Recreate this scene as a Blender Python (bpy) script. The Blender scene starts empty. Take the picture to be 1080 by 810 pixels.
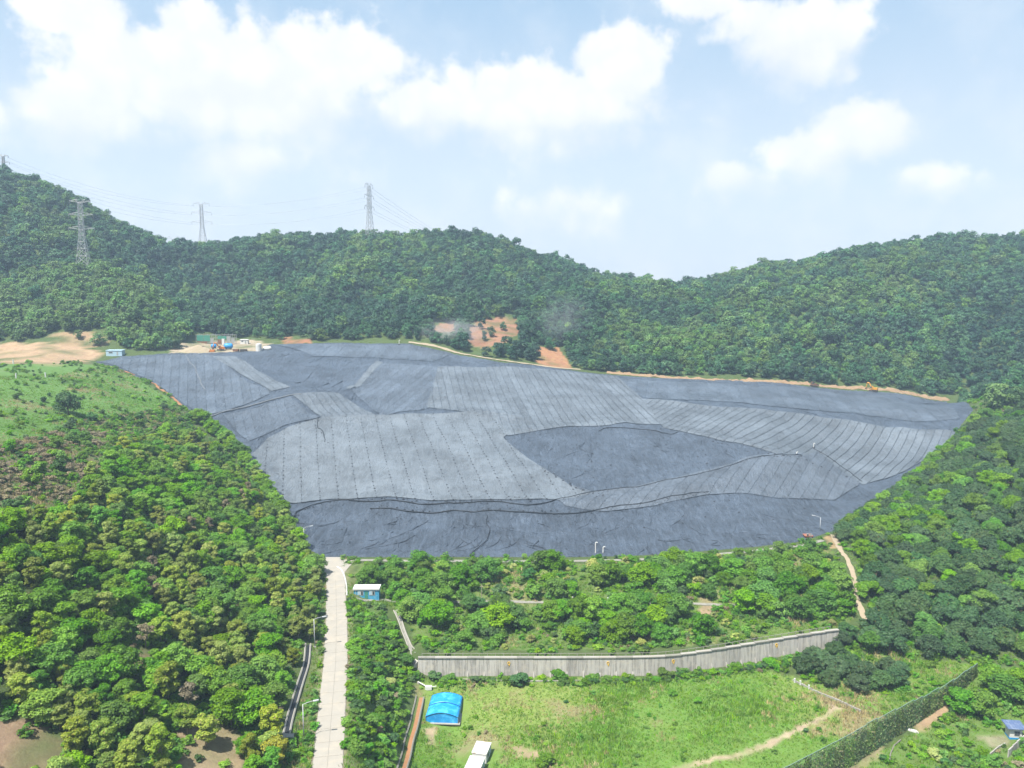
import bpy, bmesh, math, random
import numpy as np
from mathutils import Vector, Matrix
from mathutils.geometry import delaunay_2d_cdt

random.seed(7)
RNG = np.random.default_rng(11)
S = bpy.context.scene
COL = S.collection

# ------------------------------------------------------------------ camera
CAM_Z = 90.0
FPX = 816.0                                   # focal length in pixels of a 1080 wide picture
PITCH = math.atan(95 / FPX)
cam_d = bpy.data.cameras.new('camera')
cam_d.sensor_width = 36.0
cam_d.lens = 36.0 * FPX / 1080.0
cam_d.clip_start = 0.5
cam_d.clip_end = 20000
cam = bpy.data.objects.new('camera', cam_d)
COL.objects.link(cam)
cam.location = (0, 0, CAM_Z)
cam.rotation_euler = (math.radians(90) - PITCH, 0, 0)
S.camera = cam

# ------------------------------------------------------------------ light and sky
SUN_AZ = math.radians(-141)                   # from +Y, clockwise: left and a little behind the camera
SUN_EL = math.radians(62)
sun_dir = Vector((math.sin(SUN_AZ) * math.cos(SUN_EL), math.cos(SUN_AZ) * math.cos(SUN_EL), math.sin(SUN_EL)))
sun_d = bpy.data.lights.new('sun', 'SUN')
sun_d.energy = 5.0
sun_d.angle = math.radians(0.6)
sun_d.color = (1.0, 0.955, 0.88)
sun = bpy.data.objects.new('sun', sun_d)
COL.objects.link(sun)
sun.rotation_euler = (-sun_dir).to_track_quat('-Z', 'Y').to_euler()
S.view_settings.view_transform = 'Standard'
S.view_settings.look = 'None'
S.view_settings.exposure = 1.18
S.view_settings.gamma = 1.0
S.view_settings.use_curve_mapping = False
S.cycles.use_denoising = True
S.cycles.max_bounces = 5
S.cycles.diffuse_bounces = 3
S.cycles.glossy_bounces = 2
S.cycles.transmission_bounces = 3
S.cycles.transparent_max_bounces = 6
S.cycles.volume_bounces = 0
S.cycles.use_adaptive_sampling = True
S.cycles.adaptive_threshold = 0.02


class NT:
    """small helper to write node trees"""
    def __init__(self, tree):
        self.t = tree
        self.n = tree.nodes
        self.l = tree.links

    def node(self, typ, **kw):
        n = self.n.new(typ)
        for k, v in kw.items():
            setattr(n, k, v)
        return n

    def put(self, sock, val):
        if isinstance(val, bpy.types.NodeSocket):
            self.l.new(val, sock)
        elif val is not None:
            sock.default_value = val

    def math(self, op, a, b=None, c=None, clamp=False):
        n = self.node('ShaderNodeMath', operation=op, use_clamp=clamp)
        self.put(n.inputs[0], a)
        self.put(n.inputs[1], b)
        self.put(n.inputs[2], c)
        return n.outputs[0]

    def mix(self, f, a, b):
        n = self.node('ShaderNodeMix', data_type='RGBA')
        self.put(n.inputs[0], f)
        self.put(n.inputs[6], a if isinstance(a, bpy.types.NodeSocket) else tuple(a) + ((1,) if len(a) == 3 else ()))
        self.put(n.inputs[7], b if isinstance(b, bpy.types.NodeSocket) else tuple(b) + ((1,) if len(b) == 3 else ()))
        return n.outputs[2]

    def noise(self, vec, scale, detail=4, rough=0.55, dist=0.0, dim='3D'):
        n = self.node('ShaderNodeTexNoise', noise_dimensions=dim)
        self.put(n.inputs['Vector'], vec)
        n.inputs['Scale'].default_value = scale
        n.inputs['Detail'].default_value = detail
        n.inputs['Roughness'].default_value = rough
        n.inputs['Distortion'].default_value = dist
        return n.outputs['Fac']

    def ramp(self, f, a, b, lo=0.0, hi=1.0, smooth=True):
        n = self.node('ShaderNodeMapRange', interpolation_type='SMOOTHSTEP' if smooth else 'LINEAR', clamp=True)
        self.put(n.inputs[0], f)
        for i, v in ((1, a), (2, b), (3, lo), (4, hi)):
            self.put(n.inputs[i], v)
        return n.outputs[0]


def build_world():
    w = bpy.data.worlds.new('World')
    S.world = w
    w.use_nodes = True
    w.cycles.sampling_method = 'MANUAL'
    w.cycles.sample_map_resolution = 512
    T = NT(w.node_tree)
    T.n.clear()
    sky = T.node('ShaderNodeTexSky', sky_type='NISHITA', sun_disc=False, sun_elevation=SUN_EL, sun_rotation=SUN_AZ,
                 altitude=100.0, air_density=1.0, dust_density=2.2, ozone_density=1.2)
    tc = T.node('ShaderNodeTexCoord').outputs['Generated']
    sep = T.node('ShaderNodeSeparateXYZ')
    T.l.new(tc, sep.inputs[0])
    x, y, z = sep.outputs
    az = T.math('MULTIPLY', T.math('ARCTAN2', x, y), 180 / math.pi)
    el = T.math('MULTIPLY', T.math('ARCSINE', T.math('MAXIMUM', T.math('MINIMUM', z, 1.0), -1.0)), 180 / math.pi)
    comb = T.node('ShaderNodeCombineXYZ')
    T.put(comb.inputs[0], az)
    T.put(comb.inputs[1], el)
    p = comb.outputs[0]
    # puffy edge noise in angle space
    vor = T.node('ShaderNodeTexVoronoi', feature='SMOOTH_F1')
    wn = T.node('ShaderNodeTexNoise')
    T.l.new(p, wn.inputs['Vector'])
    wn.inputs['Scale'].default_value = 0.35
    wn.inputs['Detail'].default_value = 5
    vm = T.node('ShaderNodeVectorMath', operation='MULTIPLY_ADD')
    T.l.new(wn.outputs['Color'], vm.inputs[0])
    vm.inputs[1].default_value = (3.0, 2.4, 0)
    T.l.new(p, vm.inputs[2])
    T.l.new(vm.outputs[0], vor.inputs['Vector'])
    vor.inputs['Scale'].default_value = 0.55
    vor.inputs['Smoothness'].default_value = 0.6
    big = T.noise(p, 0.16, 6, 0.6)
    fine = T.noise(p, 0.9, 5, 0.6)
    puff = T.math('ADD', T.math('MULTIPLY', T.math('SUBTRACT', 0.55, vor.outputs['Distance']), 0.55),
                  T.math('ADD', T.math('MULTIPLY', T.math('SUBTRACT', big, 0.5), 1.3),
                         T.math('MULTIPLY', T.math('SUBTRACT', fine, 0.5), 0.8)))

    def ang(px, py):
        u, v = (px - 540) / FPX, (405 - py) / FPX
        d = Vector((u, math.cos(PITCH) + v * math.sin(PITCH), -math.sin(PITCH) + v * math.cos(PITCH))).normalized()
        return math.degrees(math.atan2(d.x, d.y)), math.degrees(math.asin(d.z))
    # cumulus heaps: centre and half size in picture pixels, strength
    heaps = [(80, 14, 62, 30, 1.0), (235, 88, 165, 62, 1.15), (95, 118, 72, 44, 1.05), (345, 70, 82, 50, 1.0), (205, 30, 45, 34, 1.0), (150, 60, 60, 40, .9),
             (565, 112, 128, 44, 1.1), (652, 66, 52, 40, 1.1), (455, 118, 66, 36, .95), (610, 140, 85, 38, .85), (255, 172, 62, 34, .85),
             (600, 222, 92, 34, .72), (532, 212, 24, 34, .62), (745, 4, 44, 20, .95), (845, 45, 76, 46, 1.1), (790, 22, 52, 34, .85),
             (905, 138, 54, 32, 1.1), (850, 163, 62, 28, .95), (780, 190, 52, 22, .85), (985, 192, 56, 24, .85), (1030, 58, 42, 15, .5),
             (-120, 120, 130, 66, .9), (1240, 70, 110, 60, .9), (330, -110, 200, 50, .9), (900, -120, 130, 46, .8), (380, 190, 50, 22, .55)]
    num = den = None
    cov = None
    for (cx, cy, rx, ry, st) in heaps:
        a0, e0 = ang(cx, cy)
        a1, _ = ang(cx + rx, cy)
        _, e1 = ang(cx, cy - ry)
        dx = T.math('MULTIPLY', T.math('SUBTRACT', az, a0), 1 / abs(a1 - a0))
        dy = T.math('MULTIPLY', T.math('SUBTRACT', el, e0), 1 / abs(e1 - e0))
        r2 = T.math('ADD', T.math('MULTIPLY', dx, dx), T.math('MULTIPLY', dy, dy))
        g = T.math('MULTIPLY', T.math('EXPONENT', T.math('MULTIPLY', r2, -0.62)), st)
        cov = g if cov is None else T.math('MAXIMUM', cov, g)
        gd = T.math('MULTIPLY', g, dy)
        num = gd if num is None else T.math('ADD', num, gd)
        den = g if den is None else T.math('ADD', den, g)
    # the rest of the dome: scattered cumulus of the same kind
    wide = T.noise(tc, 3.1, 5, 0.55)
    away = T.ramp(T.math('ABSOLUTE', az), 40, 60)
    high = T.ramp(el, 30, 44)
    rest = T.math('MULTIPLY', T.ramp(wide, 0.44, 0.66), T.math('MAXIMUM', away, high))
    cov = T.math('MAXIMUM', cov, rest)
    dens = T.math('ADD', cov, T.math('MULTIPLY', puff, 0.62))
    lower = T.ramp(T.math('DIVIDE', num, T.math('ADD', den, .02)), .35, -.9)     # 1 in the lower half of a heap
    mask = T.ramp(dens, T.math('MULTIPLY_ADD', lower, -.10, .42), T.math('MULTIPLY_ADD', lower, .45, .72))
    # grey-ish bases: shading by the density a little above
    shade = T.ramp(T.math('ADD', T.math('MULTIPLY', vor.outputs['Distance'], 0.7), T.math('MULTIPLY', fine, 0.6)), 0.2, 0.95)
    ccol = T.mix(T.math('ADD', T.math('MULTIPLY', shade, .55), T.math('MULTIPLY', lower, .45)), (8.5, 8.3, 8.15), (6.5, 6.75, 7.2))
    # thin veil near the horizon and between the heaps
    veil = T.math('ADD', T.math('MULTIPLY', T.ramp(el, 28, 4), 0.78), T.math('MULTIPLY', T.ramp(big, .4, .75), 0.25))
    base = T.mix(0.62, sky.outputs[0], (3.1, 5.3, 7.5))
    skyc = T.mix(veil, base, (6.25, 6.75, 7.35))
    out = T.mix(T.math('MULTIPLY', mask, 0.93), skyc, ccol)
    bg = T.node('ShaderNodeBackground')
    T.l.new(out, bg.inputs[0])
    bg.inputs[1].default_value = 0.0605
    wo = T.node('ShaderNodeOutputWorld')
    T.l.new(bg.outputs[0], wo.inputs[0])


build_world()


# ------------------------------------------------------------------ picture <-> place
def ray(px, py):
    u, v = (px - 540) / FPX, (405 - py) / FPX
    ry = math.cos(PITCH) + v * math.sin(PITCH)
    rz = -math.sin(PITCH) + v * math.cos(PITCH)
    return u / ry, rz / ry                    # x and z per metre of Y


def at_y(px, py, Y):
    a, b = ray(px, py)
    return (a * Y, Y, CAM_Z + b * Y)


def at_z(px, py, z):
    a, b = ray(px, py)
    Y = (z - CAM_Z) / b
    return (a * Y, Y, z)


def to_px(x, y, z):
    """world -> picture pixel, arrays allowed"""
    c, s = math.cos(PITCH), math.sin(PITCH)
    dz = z - CAM_Z
    f = y * c - dz * s
    up = y * s + dz * c
    f = np.where(f < 1, 1, f)
    return 540 + FPX * x / f, 405 - FPX * up / f


def vnoise(x, y, scale, seed=0, octaves=4, gain=0.5):
    """value noise in plan, -1..1"""
    x = np.asarray(x, float) / scale
    y = np.asarray(y, float) / scale
    out = np.zeros_like(x)
    amp, tot = 1.0, 0.0
    for o in range(octaves):
        g = np.random.default_rng(seed * 131 + o).uniform(-1, 1, (256, 256))
        xi, yi = np.floor(x).astype(int), np.floor(y).astype(int)
        fx, fy = x - xi, y - yi
        fx, fy = fx * fx * (3 - 2 * fx), fy * fy * (3 - 2 * fy)
        a, b = g[xi & 255, yi & 255], g[(xi + 1) & 255, yi & 255]
        c, d = g[xi & 255, (yi + 1) & 255], g[(xi + 1) & 255, (yi + 1) & 255]
        out += amp * ((a * (1 - fx) + b * fx) * (1 - fy) + (c * (1 - fx) + d * fx) * fy)
        tot += amp
        amp *= gain
        x, y = x * 2.03 + 17.3, y * 2.03 + 5.1
    return out / tot


def inside(px, py, poly):
    px, py = np.asarray(px, float), np.asarray(py, float)
    r = np.zeros(px.shape, bool)
    n = len(poly)
    for i in range(n):
        x0, y0 = poly[i][:2]
        x1, y1 = poly[(i + 1) % n][:2]
        if y0 == y1:
            continue
        c = ((y0 > py) != (y1 > py)) & (px < (x1 - x0) * (py - y0) / (y1 - y0) + x0)
        r ^= c
    return r


def seg_dist(x, y, line):
    """distance to a polyline, signed side and run along it"""
    best = np.full(np.shape(x), 1e9)
    side = np.zeros(np.shape(x))
    run = np.zeros(np.shape(x))
    acc = 0.0
    for (x0, y0), (x1, y1) in zip(line[:-1], line[1:]):
        dx, dy = x1 - x0, y1 - y0
        L = math.hypot(dx, dy)
        t = np.clip(((x - x0) * dx + (y - y0) * dy) / (L * L), 0, 1)
        d = np.hypot(x - x0 - t * dx, y - y0 - t * dy)
        m = d < best
        best = np.where(m, d, best)
        side = np.where(m, ((y - y0) * dx - (x - x0) * dy) / L, side)
        run = np.where(m, acc + t * L, run)
        acc += L
    return best, side, run


# ------------------------------------------------------------------ terrain height
# the retaining wall makes a step in the ground, kept out of the smooth fit
WALL_PX = [(441, 713, -12), (520, 713, -12), (600, 713, -12), (690, 712, -12), (745, 706, -11.7), (800, 697, -11.2), (850, 687, -10.2), (884, 678, -8.8)]
WALL = [at_z(*p) for p in WALL_PX]
WALL_XY = [(p[0], p[1]) for p in WALL]
WALL_H = 5.0


def wall_step(x, y):
    x, y = np.asarray(x, float), np.asarray(y, float)
    d, side, run = seg_dist(x, y, WALL_XY)
    L = sum(math.dist(a, b) for a, b in zip(WALL_XY[:-1], WALL_XY[1:]))
    t = np.clip((side - 0.9) / 1.6, 0, 1)
    h = WALL_H - 1.6 * np.clip((run / L - .6) / .4, 0, 1)
    endfade = np.clip((x - (WALL_XY[0][0] - 3)) / 3, 0, 1) * np.clip(((WALL_XY[-1][0] + 10) - x) / 10, 0, 1)
    return np.where(side > 0, t * h * np.exp(-np.maximum(side - 2.5, 0) / 26.0), 0) * endfade


CP = []
for p in [  # px, py, height
    (446, 716, -11.8), (475, 717, -11.9), (505, 717, -12), (540, 717, -12), (580, 717, -12), (620, 717, -12), (660, 717, -12), (720, 712, -11.8), (770, 705, -11.4), (820, 697, -10.9), (855, 690, -10.2),
    (440, 718, -12), (560, 722, -12), (690, 722, -12), (790, 712, -11.5), (440, 810, -12.5), (560, 810, -12.6), (700, 810, -12.8),
    (800, 810, -13.2), (600, 765, -12.2), (720, 765, -12.3), (850, 745, -12.2), (920, 765, -12.8), (900, 810, -13.6), (1000, 800, -13.8),
    (1080, 800, -13.8), (1000, 745, -12.6), (1080, 745, -12), (1080, 705, -10.5), (990, 695, -10.8), (930, 695, -11), (870, 695, -10.6),
    (540, 1000, -13), (800, 1000, -14), (1080, 1000, -14), (1300, 800, -12), (1300, 700, -5),
    (430, 760, -12.4), (425, 800, -12.5), (432, 735, -12.1), (415, 900, -12.8), (415, 740, -8), (400, 800, -7), (405, 700, -5), (385, 760, -2.5), (384, 700, -2), (378, 810, -2),
    (330, 810, 0), (365, 810, 0), (337, 750, 0), (364, 750, 0), (341, 700, 0), (366, 700, 0), (344, 650, 0), (367, 650, 0), (340, 600, 0),
    (372, 600, 0), (330, 587, 0), (374, 588, 0), (330, 900, 0), (362, 900, 0), (325, 1000, 0), (355, 1000, 0),
    (395, 640, -3), (436, 692, -7), (460, 633, -3), (520, 633, -3), (650, 635, -3), (780, 640, -3.2), (450, 688, -7), (560, 688, -7), (690, 686, -7), (790, 676, -6.8),
    (870, 664, -6), (420, 600, -.5), (450, 590, 0), (600, 590, 0), (700, 587, 0), (780, 581, 0.5), (850, 573, 1.5), (880, 562, 2), (900, 610, -1.5), (905, 645, -5), (960, 655, -6),
    # left slope
    (0, 810, 12), (150, 810, 6.5), (250, 810, 2), (300, 810, 0.4), (300, 700, 1.2), (230, 700, 6), (150, 700, 13), (0, 700, 21), (0, 600, 32),
    (80, 600, 27), (150, 600, 21), (250, 600, 8), (310, 600, 1.8), (0, 540, 39), (80, 500, 38), (150, 500, 31), (250, 520, 17), (0, 1000, 3), (-200, 800, 22), (-200, 600, 42),
    (0, 430, 49), (70, 430, 45), (150, 430, 40), (100, 386, 51.5), (0, 386, 54), (60, 405, 51), (-200, 400, 60),
    # right slope
    (1080, 600, 5), (1000, 600, 1.5), (930, 600, 0), (1000, 520, 9.5), (1080, 520, 18), (940, 530, 4), (1080, 460, 28), (1000, 660, -6.5), (1080, 655, -4),
]:
    CP.append(at_z(*p))
for p in [  # px, py, distance
    # landfill
    (540, 540, 296), (540, 500, 326), (540, 462, 366), (540, 430, 408), (540, 400, 455), (540, 385, 480), (650, 545, 296), (700, 500, 330), (700, 455, 378),
    (800, 560, 281), (800, 530, 301), (800, 475, 352), (800, 440, 402), (800, 420, 445), (800, 404, 480), (900, 415, 482), (900, 440, 420), (1015, 431, 485), (960, 480, 385), (890, 548, 300), (900, 500, 355),
    (250, 380, 452), (330, 420, 392), (300, 470, 346), (310, 535, 300), (400, 440, 386), (450, 385, 462), (370, 408, 425), (420, 372, 492), (300, 400, 425), (400, 500, 324), (400, 540, 295),
    (290, 530, 300), (240, 460, 346), (190, 426, 382), (140, 395, 425), (100, 381, 452), (180, 373, 465), (285, 368, 482), (290, 362, 505), (360, 361, 508), (430, 362, 508),
    (480, 372, 505), (600, 390, 492), (700, 398, 488), (450, 560, 283), (350, 560, 284), (600, 565, 281),
    # yard and foot of the hills
    (0, 376, 442), (60, 372, 452), (-200, 376, 432), (0, 364, 470), (90, 364, 475), (60, 346, 490), (130, 350, 492), (180, 358, 500), (215, 364, 500), (250, 362, 506),
    (300, 352, 540), (400, 352, 540), (470, 357, 530), (520, 362, 525), (590, 378, 515), (700, 388, 515), (850, 397, 510), (930, 402, 512), (1020, 420, 510), (1080, 410, 435),
    # hill faces and ridges (ground below the crowns)
    (430, 310, 640), (430, 258, 770), (300, 255, 770), (260, 258, 775), (300, 310, 640), (550, 264, 780), (620, 292, 790), (735, 306, 810), (660, 330, 640), (820, 288, 780),
    (900, 272, 750), (1000, 264, 730), (1080, 259, 720), (900, 340, 600), (1030, 340, 590), (780, 345, 600), (1250, 250, 700), (1250, 330, 560),
    (212, 266, 800), (180, 270, 770), (190, 310, 640), (100, 225, 700), (20, 192, 680), (150, 255, 730), (60, 262, 610), (110, 300, 565), (84, 290, 575), (0, 300, 560), (150, 335, 520), (180, 340, 540),
    (-150, 200, 660), (-150, 300, 520),
    (520, 320, 620),
]:
    CP.append(at_y(*p))
for p in [(-650, 1000, 90), (-350, 1000, 90), (-100, 1000, 85), (150, 1000, 70), (400, 1000, 70), (650, 1000, 80), (-800, 700, 190), (-800, 300, 110), (-500, 300, 80), (-350, 100, 55), (-250, 0, 35),
          (-120, 0, 14), (-800, -150, 60), (0, -150, -8), (150, -100, -15), (400, -150, -10), (800, -150, 20), (800, 200, 60), (480, 220, 35), (330, 300, 36), (420, 450, 60), (500, 100, 12),
          (800, 500, 110), (800, 800, 140), (-20, 20, -4), (120, 60, -14), (0, 1150, 60), (-800, 1150, 70), (800, 1150, 70)]:
    CP.append(p)
CP = np.array(CP)


def fit_tps(P):
    xy = P[:, :2] / 100.0
    z = P[:, 2] - wall_step(P[:, 0], P[:, 1])
    n = len(P)
    d2 = ((xy[:, None] - xy[None]) ** 2).sum(-1)
    K = np.where(d2 > 0, 0.5 * d2 * np.log(np.maximum(d2, 1e-12)), 0) + np.eye(n) * 0.002
    A = np.zeros((n + 3, n + 3))
    A[:n, :n] = K
    A[:n, n] = 1
    A[:n, n + 1:] = xy
    A[n:, :n] = A[:n, n:].T
    return np.linalg.solve(A, np.r_[z, 0, 0, 0]), xy


TPS_W, TPS_XY = fit_tps(CP)
XS = np.r_[np.arange(-820, -225, 4.5), np.arange(-225, 245, 1.4), np.arange(245, 821, 4.5)]
YS = np.r_[np.arange(-160, 95, 5.0), np.arange(95, 335, 1.4), np.arange(335, 560, 2.5), np.arange(560, 1151, 5.0)]


def build_height():
    gx, gy = np.meshgrid(XS, YS, indexing='ij')
    fx, fy = gx.ravel() / 100, gy.ravel() / 100
    out = TPS_W[-3] + TPS_W[-2] * fx + TPS_W[-1] * fy
    for (cx, cy), w in zip(TPS_XY, TPS_W[:-3]):
        d2 = (fx - cx) ** 2 + (fy - cy) ** 2
        out += w * 0.5 * d2 * np.log(np.maximum(d2, 1e-12))
    out = out.reshape(gx.shape) + wall_step(gx, gy)
    return out, gx, gy


H, GX, GY = build_height()

# road line on the ground, from far to near and on beneath the camera
ROAD_PX = [(351, 590), (354, 610), (355, 650), (354, 700), (350, 750), (345, 810), (339, 900)]
ROAD = [at_z(a, b, 0)[:2] for a, b in ROAD_PX]
ROAD.append((ROAD[-1][0] + 22, ROAD[-1][1] - 100))
ROAD.append((ROAD[-1][0] + 22, ROAD[-1][1] - 140))
_d, _s, _r = seg_dist(GX, GY, ROAD)
_k = np.clip((8.0 - _d) / 4.0, 0, 1)
H = H * (1 - _k) + (-0.12) * _k
# natural unevenness away from the road and the covered mound
LF_PX = [(326, 587), (312, 570), (296, 545), (276, 512), (256, 482), (232, 460), (208, 440), (188, 424), (165, 407), (135, 393), (98, 381), (130, 375),
         (190, 372), (272, 370), (284, 363), (360, 361), (430, 362), (470, 370), (530, 382), (600, 390), (700, 399), (850, 407), (930, 413), (1000, 423),
         (1028, 432), (1014, 450), (992, 472), (962, 498), (932, 522), (905, 543), (884, 560), (850, 571), (780, 579), (700, 585), (600, 588), (450, 589), (374, 588)]


def ground(x, y):
    x, y = np.asarray(x, float), np.asarray(y, float)
    i = np.clip(np.searchsorted(XS, x) - 1, 0, len(XS) - 2)
    j = np.clip(np.searchsorted(YS, y) - 1, 0, len(YS) - 2)
    a = np.clip((x - XS[i]) / (XS[i + 1] - XS[i]), 0, 1)
    b = np.clip((y - YS[j]) / (YS[j + 1] - YS[j]), 0, 1)
    return (H[i, j] * (1 - a) + H[i + 1, j] * a) * (1 - b) + (H[i, j + 1] * (1 - a) + H[i + 1, j + 1] * a) * b


def gz(x, y):
    return float(ground(x, y))


def gp(px, py, y0=95.0, y1=1000.0):
    """the point of the ground that this direction meets first"""
    a, b = ray(px, py)
    t = np.arange(y0, y1, 0.8)
    dz = CAM_Z + b * t - ground(a * t, t)
    k = np.argmax(dz < 0)
    if not (dz < 0).any():
        k = len(t) - 1
    lo, hi = (t[k - 1] if k else t[0]), t[k]
    for _ in range(24):
        m = 0.5 * (lo + hi)
        if CAM_Z + b * m - gz(a * m, m) < 0:
            hi = m
        else:
            lo = m
    return Vector((a * hi, hi, gz(a * hi, hi)))


LF = [gp(*p)[:2] for p in LF_PX]
_in = inside(GX, GY, LF)
_dl, _, _ = seg_dist(GX, GY, LF + LF[:1])
_dw, _ws, _ = seg_dist(GX, GY, WALL_XY)
_away = np.clip((_d - 8) / 10, 0, 1) * np.where(_in, 0, np.clip(_dl / 10, 0, 1)) * np.clip((_dw - 4) / 6, 0, 1)
_far = np.clip((GY - 480) / 150, 0, 1)
H += _away * (vnoise(GX, GY, 14, 3, 4) * 0.45 + vnoise(GX, GY, 60, 4, 3) * (0.5 + 10.0 * _far))
# the mound under its cover: shallow ridges and hollows
_m = np.where(_in, np.clip(_dl / 12, 0, 1), 0)
H += _m * (vnoise(GX, GY, 30, 9, 3) * 1.3 + vnoise(GX, GY, 11, 10, 2) * .28)


def ridge(px_line, amp, width, hang=0.0):
    """raise (or sink) the mound along a line; hang > 0 makes one side of it fall away"""
    global H
    L = [gp(*p)[:2] for p in px_line]
    d, s, _ = seg_dist(GX, GY, L)
    g = np.exp(-(d / width) ** 2)
    H = H + np.where(_in, np.clip(_dl / 4, 0, 1), 0) * amp * g


ridge([(306, 546), (330, 534), (352, 530), (416, 528), (516, 531), (600, 533), (659, 528), (748, 513), (846, 486)], 1.3, 4.5)
ridge([(345, 548), (420, 550), (500, 551), (600, 553), (700, 547), (800, 528), (860, 505)], -0.8, 6)
ridge([(256, 468), (300, 452), (335, 442), (400, 439), (500, 435), (545, 440)], 1.2, 4)
ridge([(532, 459), (575, 452), (640, 446), (700, 452), (760, 464), (818, 478)], 1.1, 4)
ridge([(560, 480), (640, 470), (720, 480), (760, 490)], -1.1, 12)
ridge([(232, 436), (270, 428), (309, 417), (345, 413), (372, 412)], 1.6, 4)
ridge([(250, 452), (300, 436), (340, 428)], -1.0, 7)
ridge([(398, 381), (366, 411)], 1.5, 4)
ridge([(290, 388), (330, 400), (360, 405)], -2.0, 10)
ridge([(462, 386), (600, 391), (652, 397), (760, 404)], 0.8, 5)
ridge([(692, 424), (759, 430), (878, 442), (1000, 454)], 1.2, 4)
ridge([(700, 412), (800, 420), (900, 432), (980, 440)], -1.0, 8)
SURF = H.copy()                                # top of the mound
H = H - np.where(_in, 0.9 * np.clip((_dl - 0.5) / 2.5, 0, 1), 0)   # soil below the cover


def surf(x, y):
    global H
    keep, H = H, SURF
    r = ground(x, y)
    H = keep
    return r


def sp(px, py):
    """point of the cover seen in this direction"""
    global H
    keep, H = H, SURF
    r = gp(px, py)
    H = keep
    return r


# ------------------------------------------------------------------ helpers: objects
def tag(o, label=None, cat=None, group=None, kind=None):
    if label: o['label'] = label
    if cat: o['category'] = cat
    if group: o['group'] = group
    if kind: o['kind'] = kind
    return o


def link(name, data, mat=None, parent=None, loc=None):
    o = bpy.data.objects.new(name, data)
    COL.objects.link(o)
    if mat is not None and data is not None and len(data.materials) == 0:
        data.materials.append(mat)
    if parent is not None:
        o.parent = parent
    if loc is not None:
        o.location = loc
    return o


def thing(name, label, cat, loc=(0, 0, 0), rz=0.0, group=None):
    o = link(name, None, loc=loc)
    o.rotation_euler = (0, 0, rz)
    o.empty_display_size = 0.3
    return tag(o, label, cat, group)


def np_mesh(name, V, F, smooth=False):
    V = np.asarray(V, np.float32)
    F = np.asarray(F, np.int32)
    me = bpy.data.meshes.new(name)
    k = F.shape[1]
    me.vertices.add(len(V))
    me.vertices.foreach_set('co', V.ravel())
    me.loops.add(F.size)
    me.loops.foreach_set('vertex_index', F.ravel())
    me.polygons.add(len(F))
    me.polygons.foreach_set('loop_start', np.arange(0, F.size, k, dtype=np.int32))
    me.polygons.foreach_set('loop_total', np.full(len(F), k, np.int32))
    if smooth:
        me.polygons.foreach_set('use_smooth', np.ones(len(F), bool))
    me.update(calc_edges=True)
    return me


class MB:
    """collects simple solids and builds them as ONE mesh"""
    def __init__(self):
        self.v, self.f = [], []

    def box(self, c, s, rz=0.0, m=None):
        M = Matrix.Translation(c) @ (Matrix.Rotation(rz, 4, 'Z') if m is None else m)
        b = len(self.v)
        for dz in (-.5, .5):
            for dx, dy in ((-.5, -.5), (.5, -.5), (.5, .5), (-.5, .5)):
                self.v.append(M @ Vector((dx * s[0], dy * s[1], dz * s[2])))
        for q in ((3, 2, 1, 0), (4, 5, 6, 7), (0, 1, 5, 4), (1, 2, 6, 5), (2, 3, 7, 6), (3, 0, 4, 7)):
            self.f.append([b + i for i in q])
        return self

    def beam(self, p, q, w, w2=None):
        p, q = Vector(p), Vector(q)
        d = (q - p).normalized()
        a = d.orthogonal().normalized()
        c = d.cross(a)
        b = len(self.v)
        for pt, r in ((p, w), (q, w if w2 is None else w2)):
            for sa, sc in ((-1, -1), (1, -1), (1, 1), (-1, 1)):
                self.v.append(pt + a * sa * r / 2 + c * sc * r / 2)
        for i in range(4):
            self.f.append([b + i, b + (i + 1) % 4, b + 4 + (i + 1) % 4, b + 4 + i])
        self.f.append([b + 3, b + 2, b + 1, b])
        self.f.append([b + 4, b + 5, b + 6, b + 7])
        return self

    def tube(self, pts, r, seg=8, r2=None, cap=True):
        pts = [Vector(p) for p in pts]
        n = len(pts)
        b = len(self.v)
        for i, p in enumerate(pts):
            d = (pts[min(i + 1, n - 1)] - pts[max(i - 1, 0)]).normalized()
            a = d.cross(Vector((0, 0, 1)))
            a = Vector((1, 0, 0)) if a.length < 1e-3 else a.normalized()
            c = a.cross(d)
            rr = r if r2 is None else r + (r2 - r) * i / (n - 1)
            for k in range(seg):
                t = 2 * math.pi * k / seg
                self.v.append(p + a * math.cos(t) * rr + c * math.sin(t) * rr)
        for i in range(n - 1):
            for k in range(seg):
                k2 = (k + 1) % seg
                self.f.append([b + i * seg + k, b + i * seg + k2, b + (i + 1) * seg + k2, b + (i + 1) * seg + k])
        if cap:
            self.f.append([b + k for k in range(seg)][::-1])
            self.f.append([b + (n - 1) * seg + k for k in range(seg)])
        return self

    def prism(self, poly, h0, h1):
        """vertical prism over a plan outline"""
        b = len(self.v)
        n = len(poly)
        for h in (h0, h1):
            for p in poly:
                self.v.append(Vector((p[0], p[1], h)))
        self.f.append([b + i for i in range(n)][::-1])
        self.f.append([b + n + i for i in range(n)])
        for i in range(n):
            j = (i + 1) % n
            self.f.append([b + i, b + j, b + n + j, b + n + i])
        return self

    def poly(self, pts):
        b = len(self.v)
        self.v += [Vector(p) for p in pts]
        self.f.append(list(range(b, b + len(pts))))
        return self

    def mesh(self, name, smooth=False):
        me = bpy.data.meshes.new(name)
        me.from_pydata([tuple(v) for v in self.v], [], self.f)
        if smooth:
            me.polygons.foreach_set('use_smooth', np.ones(len(me.polygons), bool))
        me.update()
        return me

    def build(self, name, mat, parent=None, loc=None, smooth=False):
        return link(name, self.mesh(name, smooth), mat, parent, loc)


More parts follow.
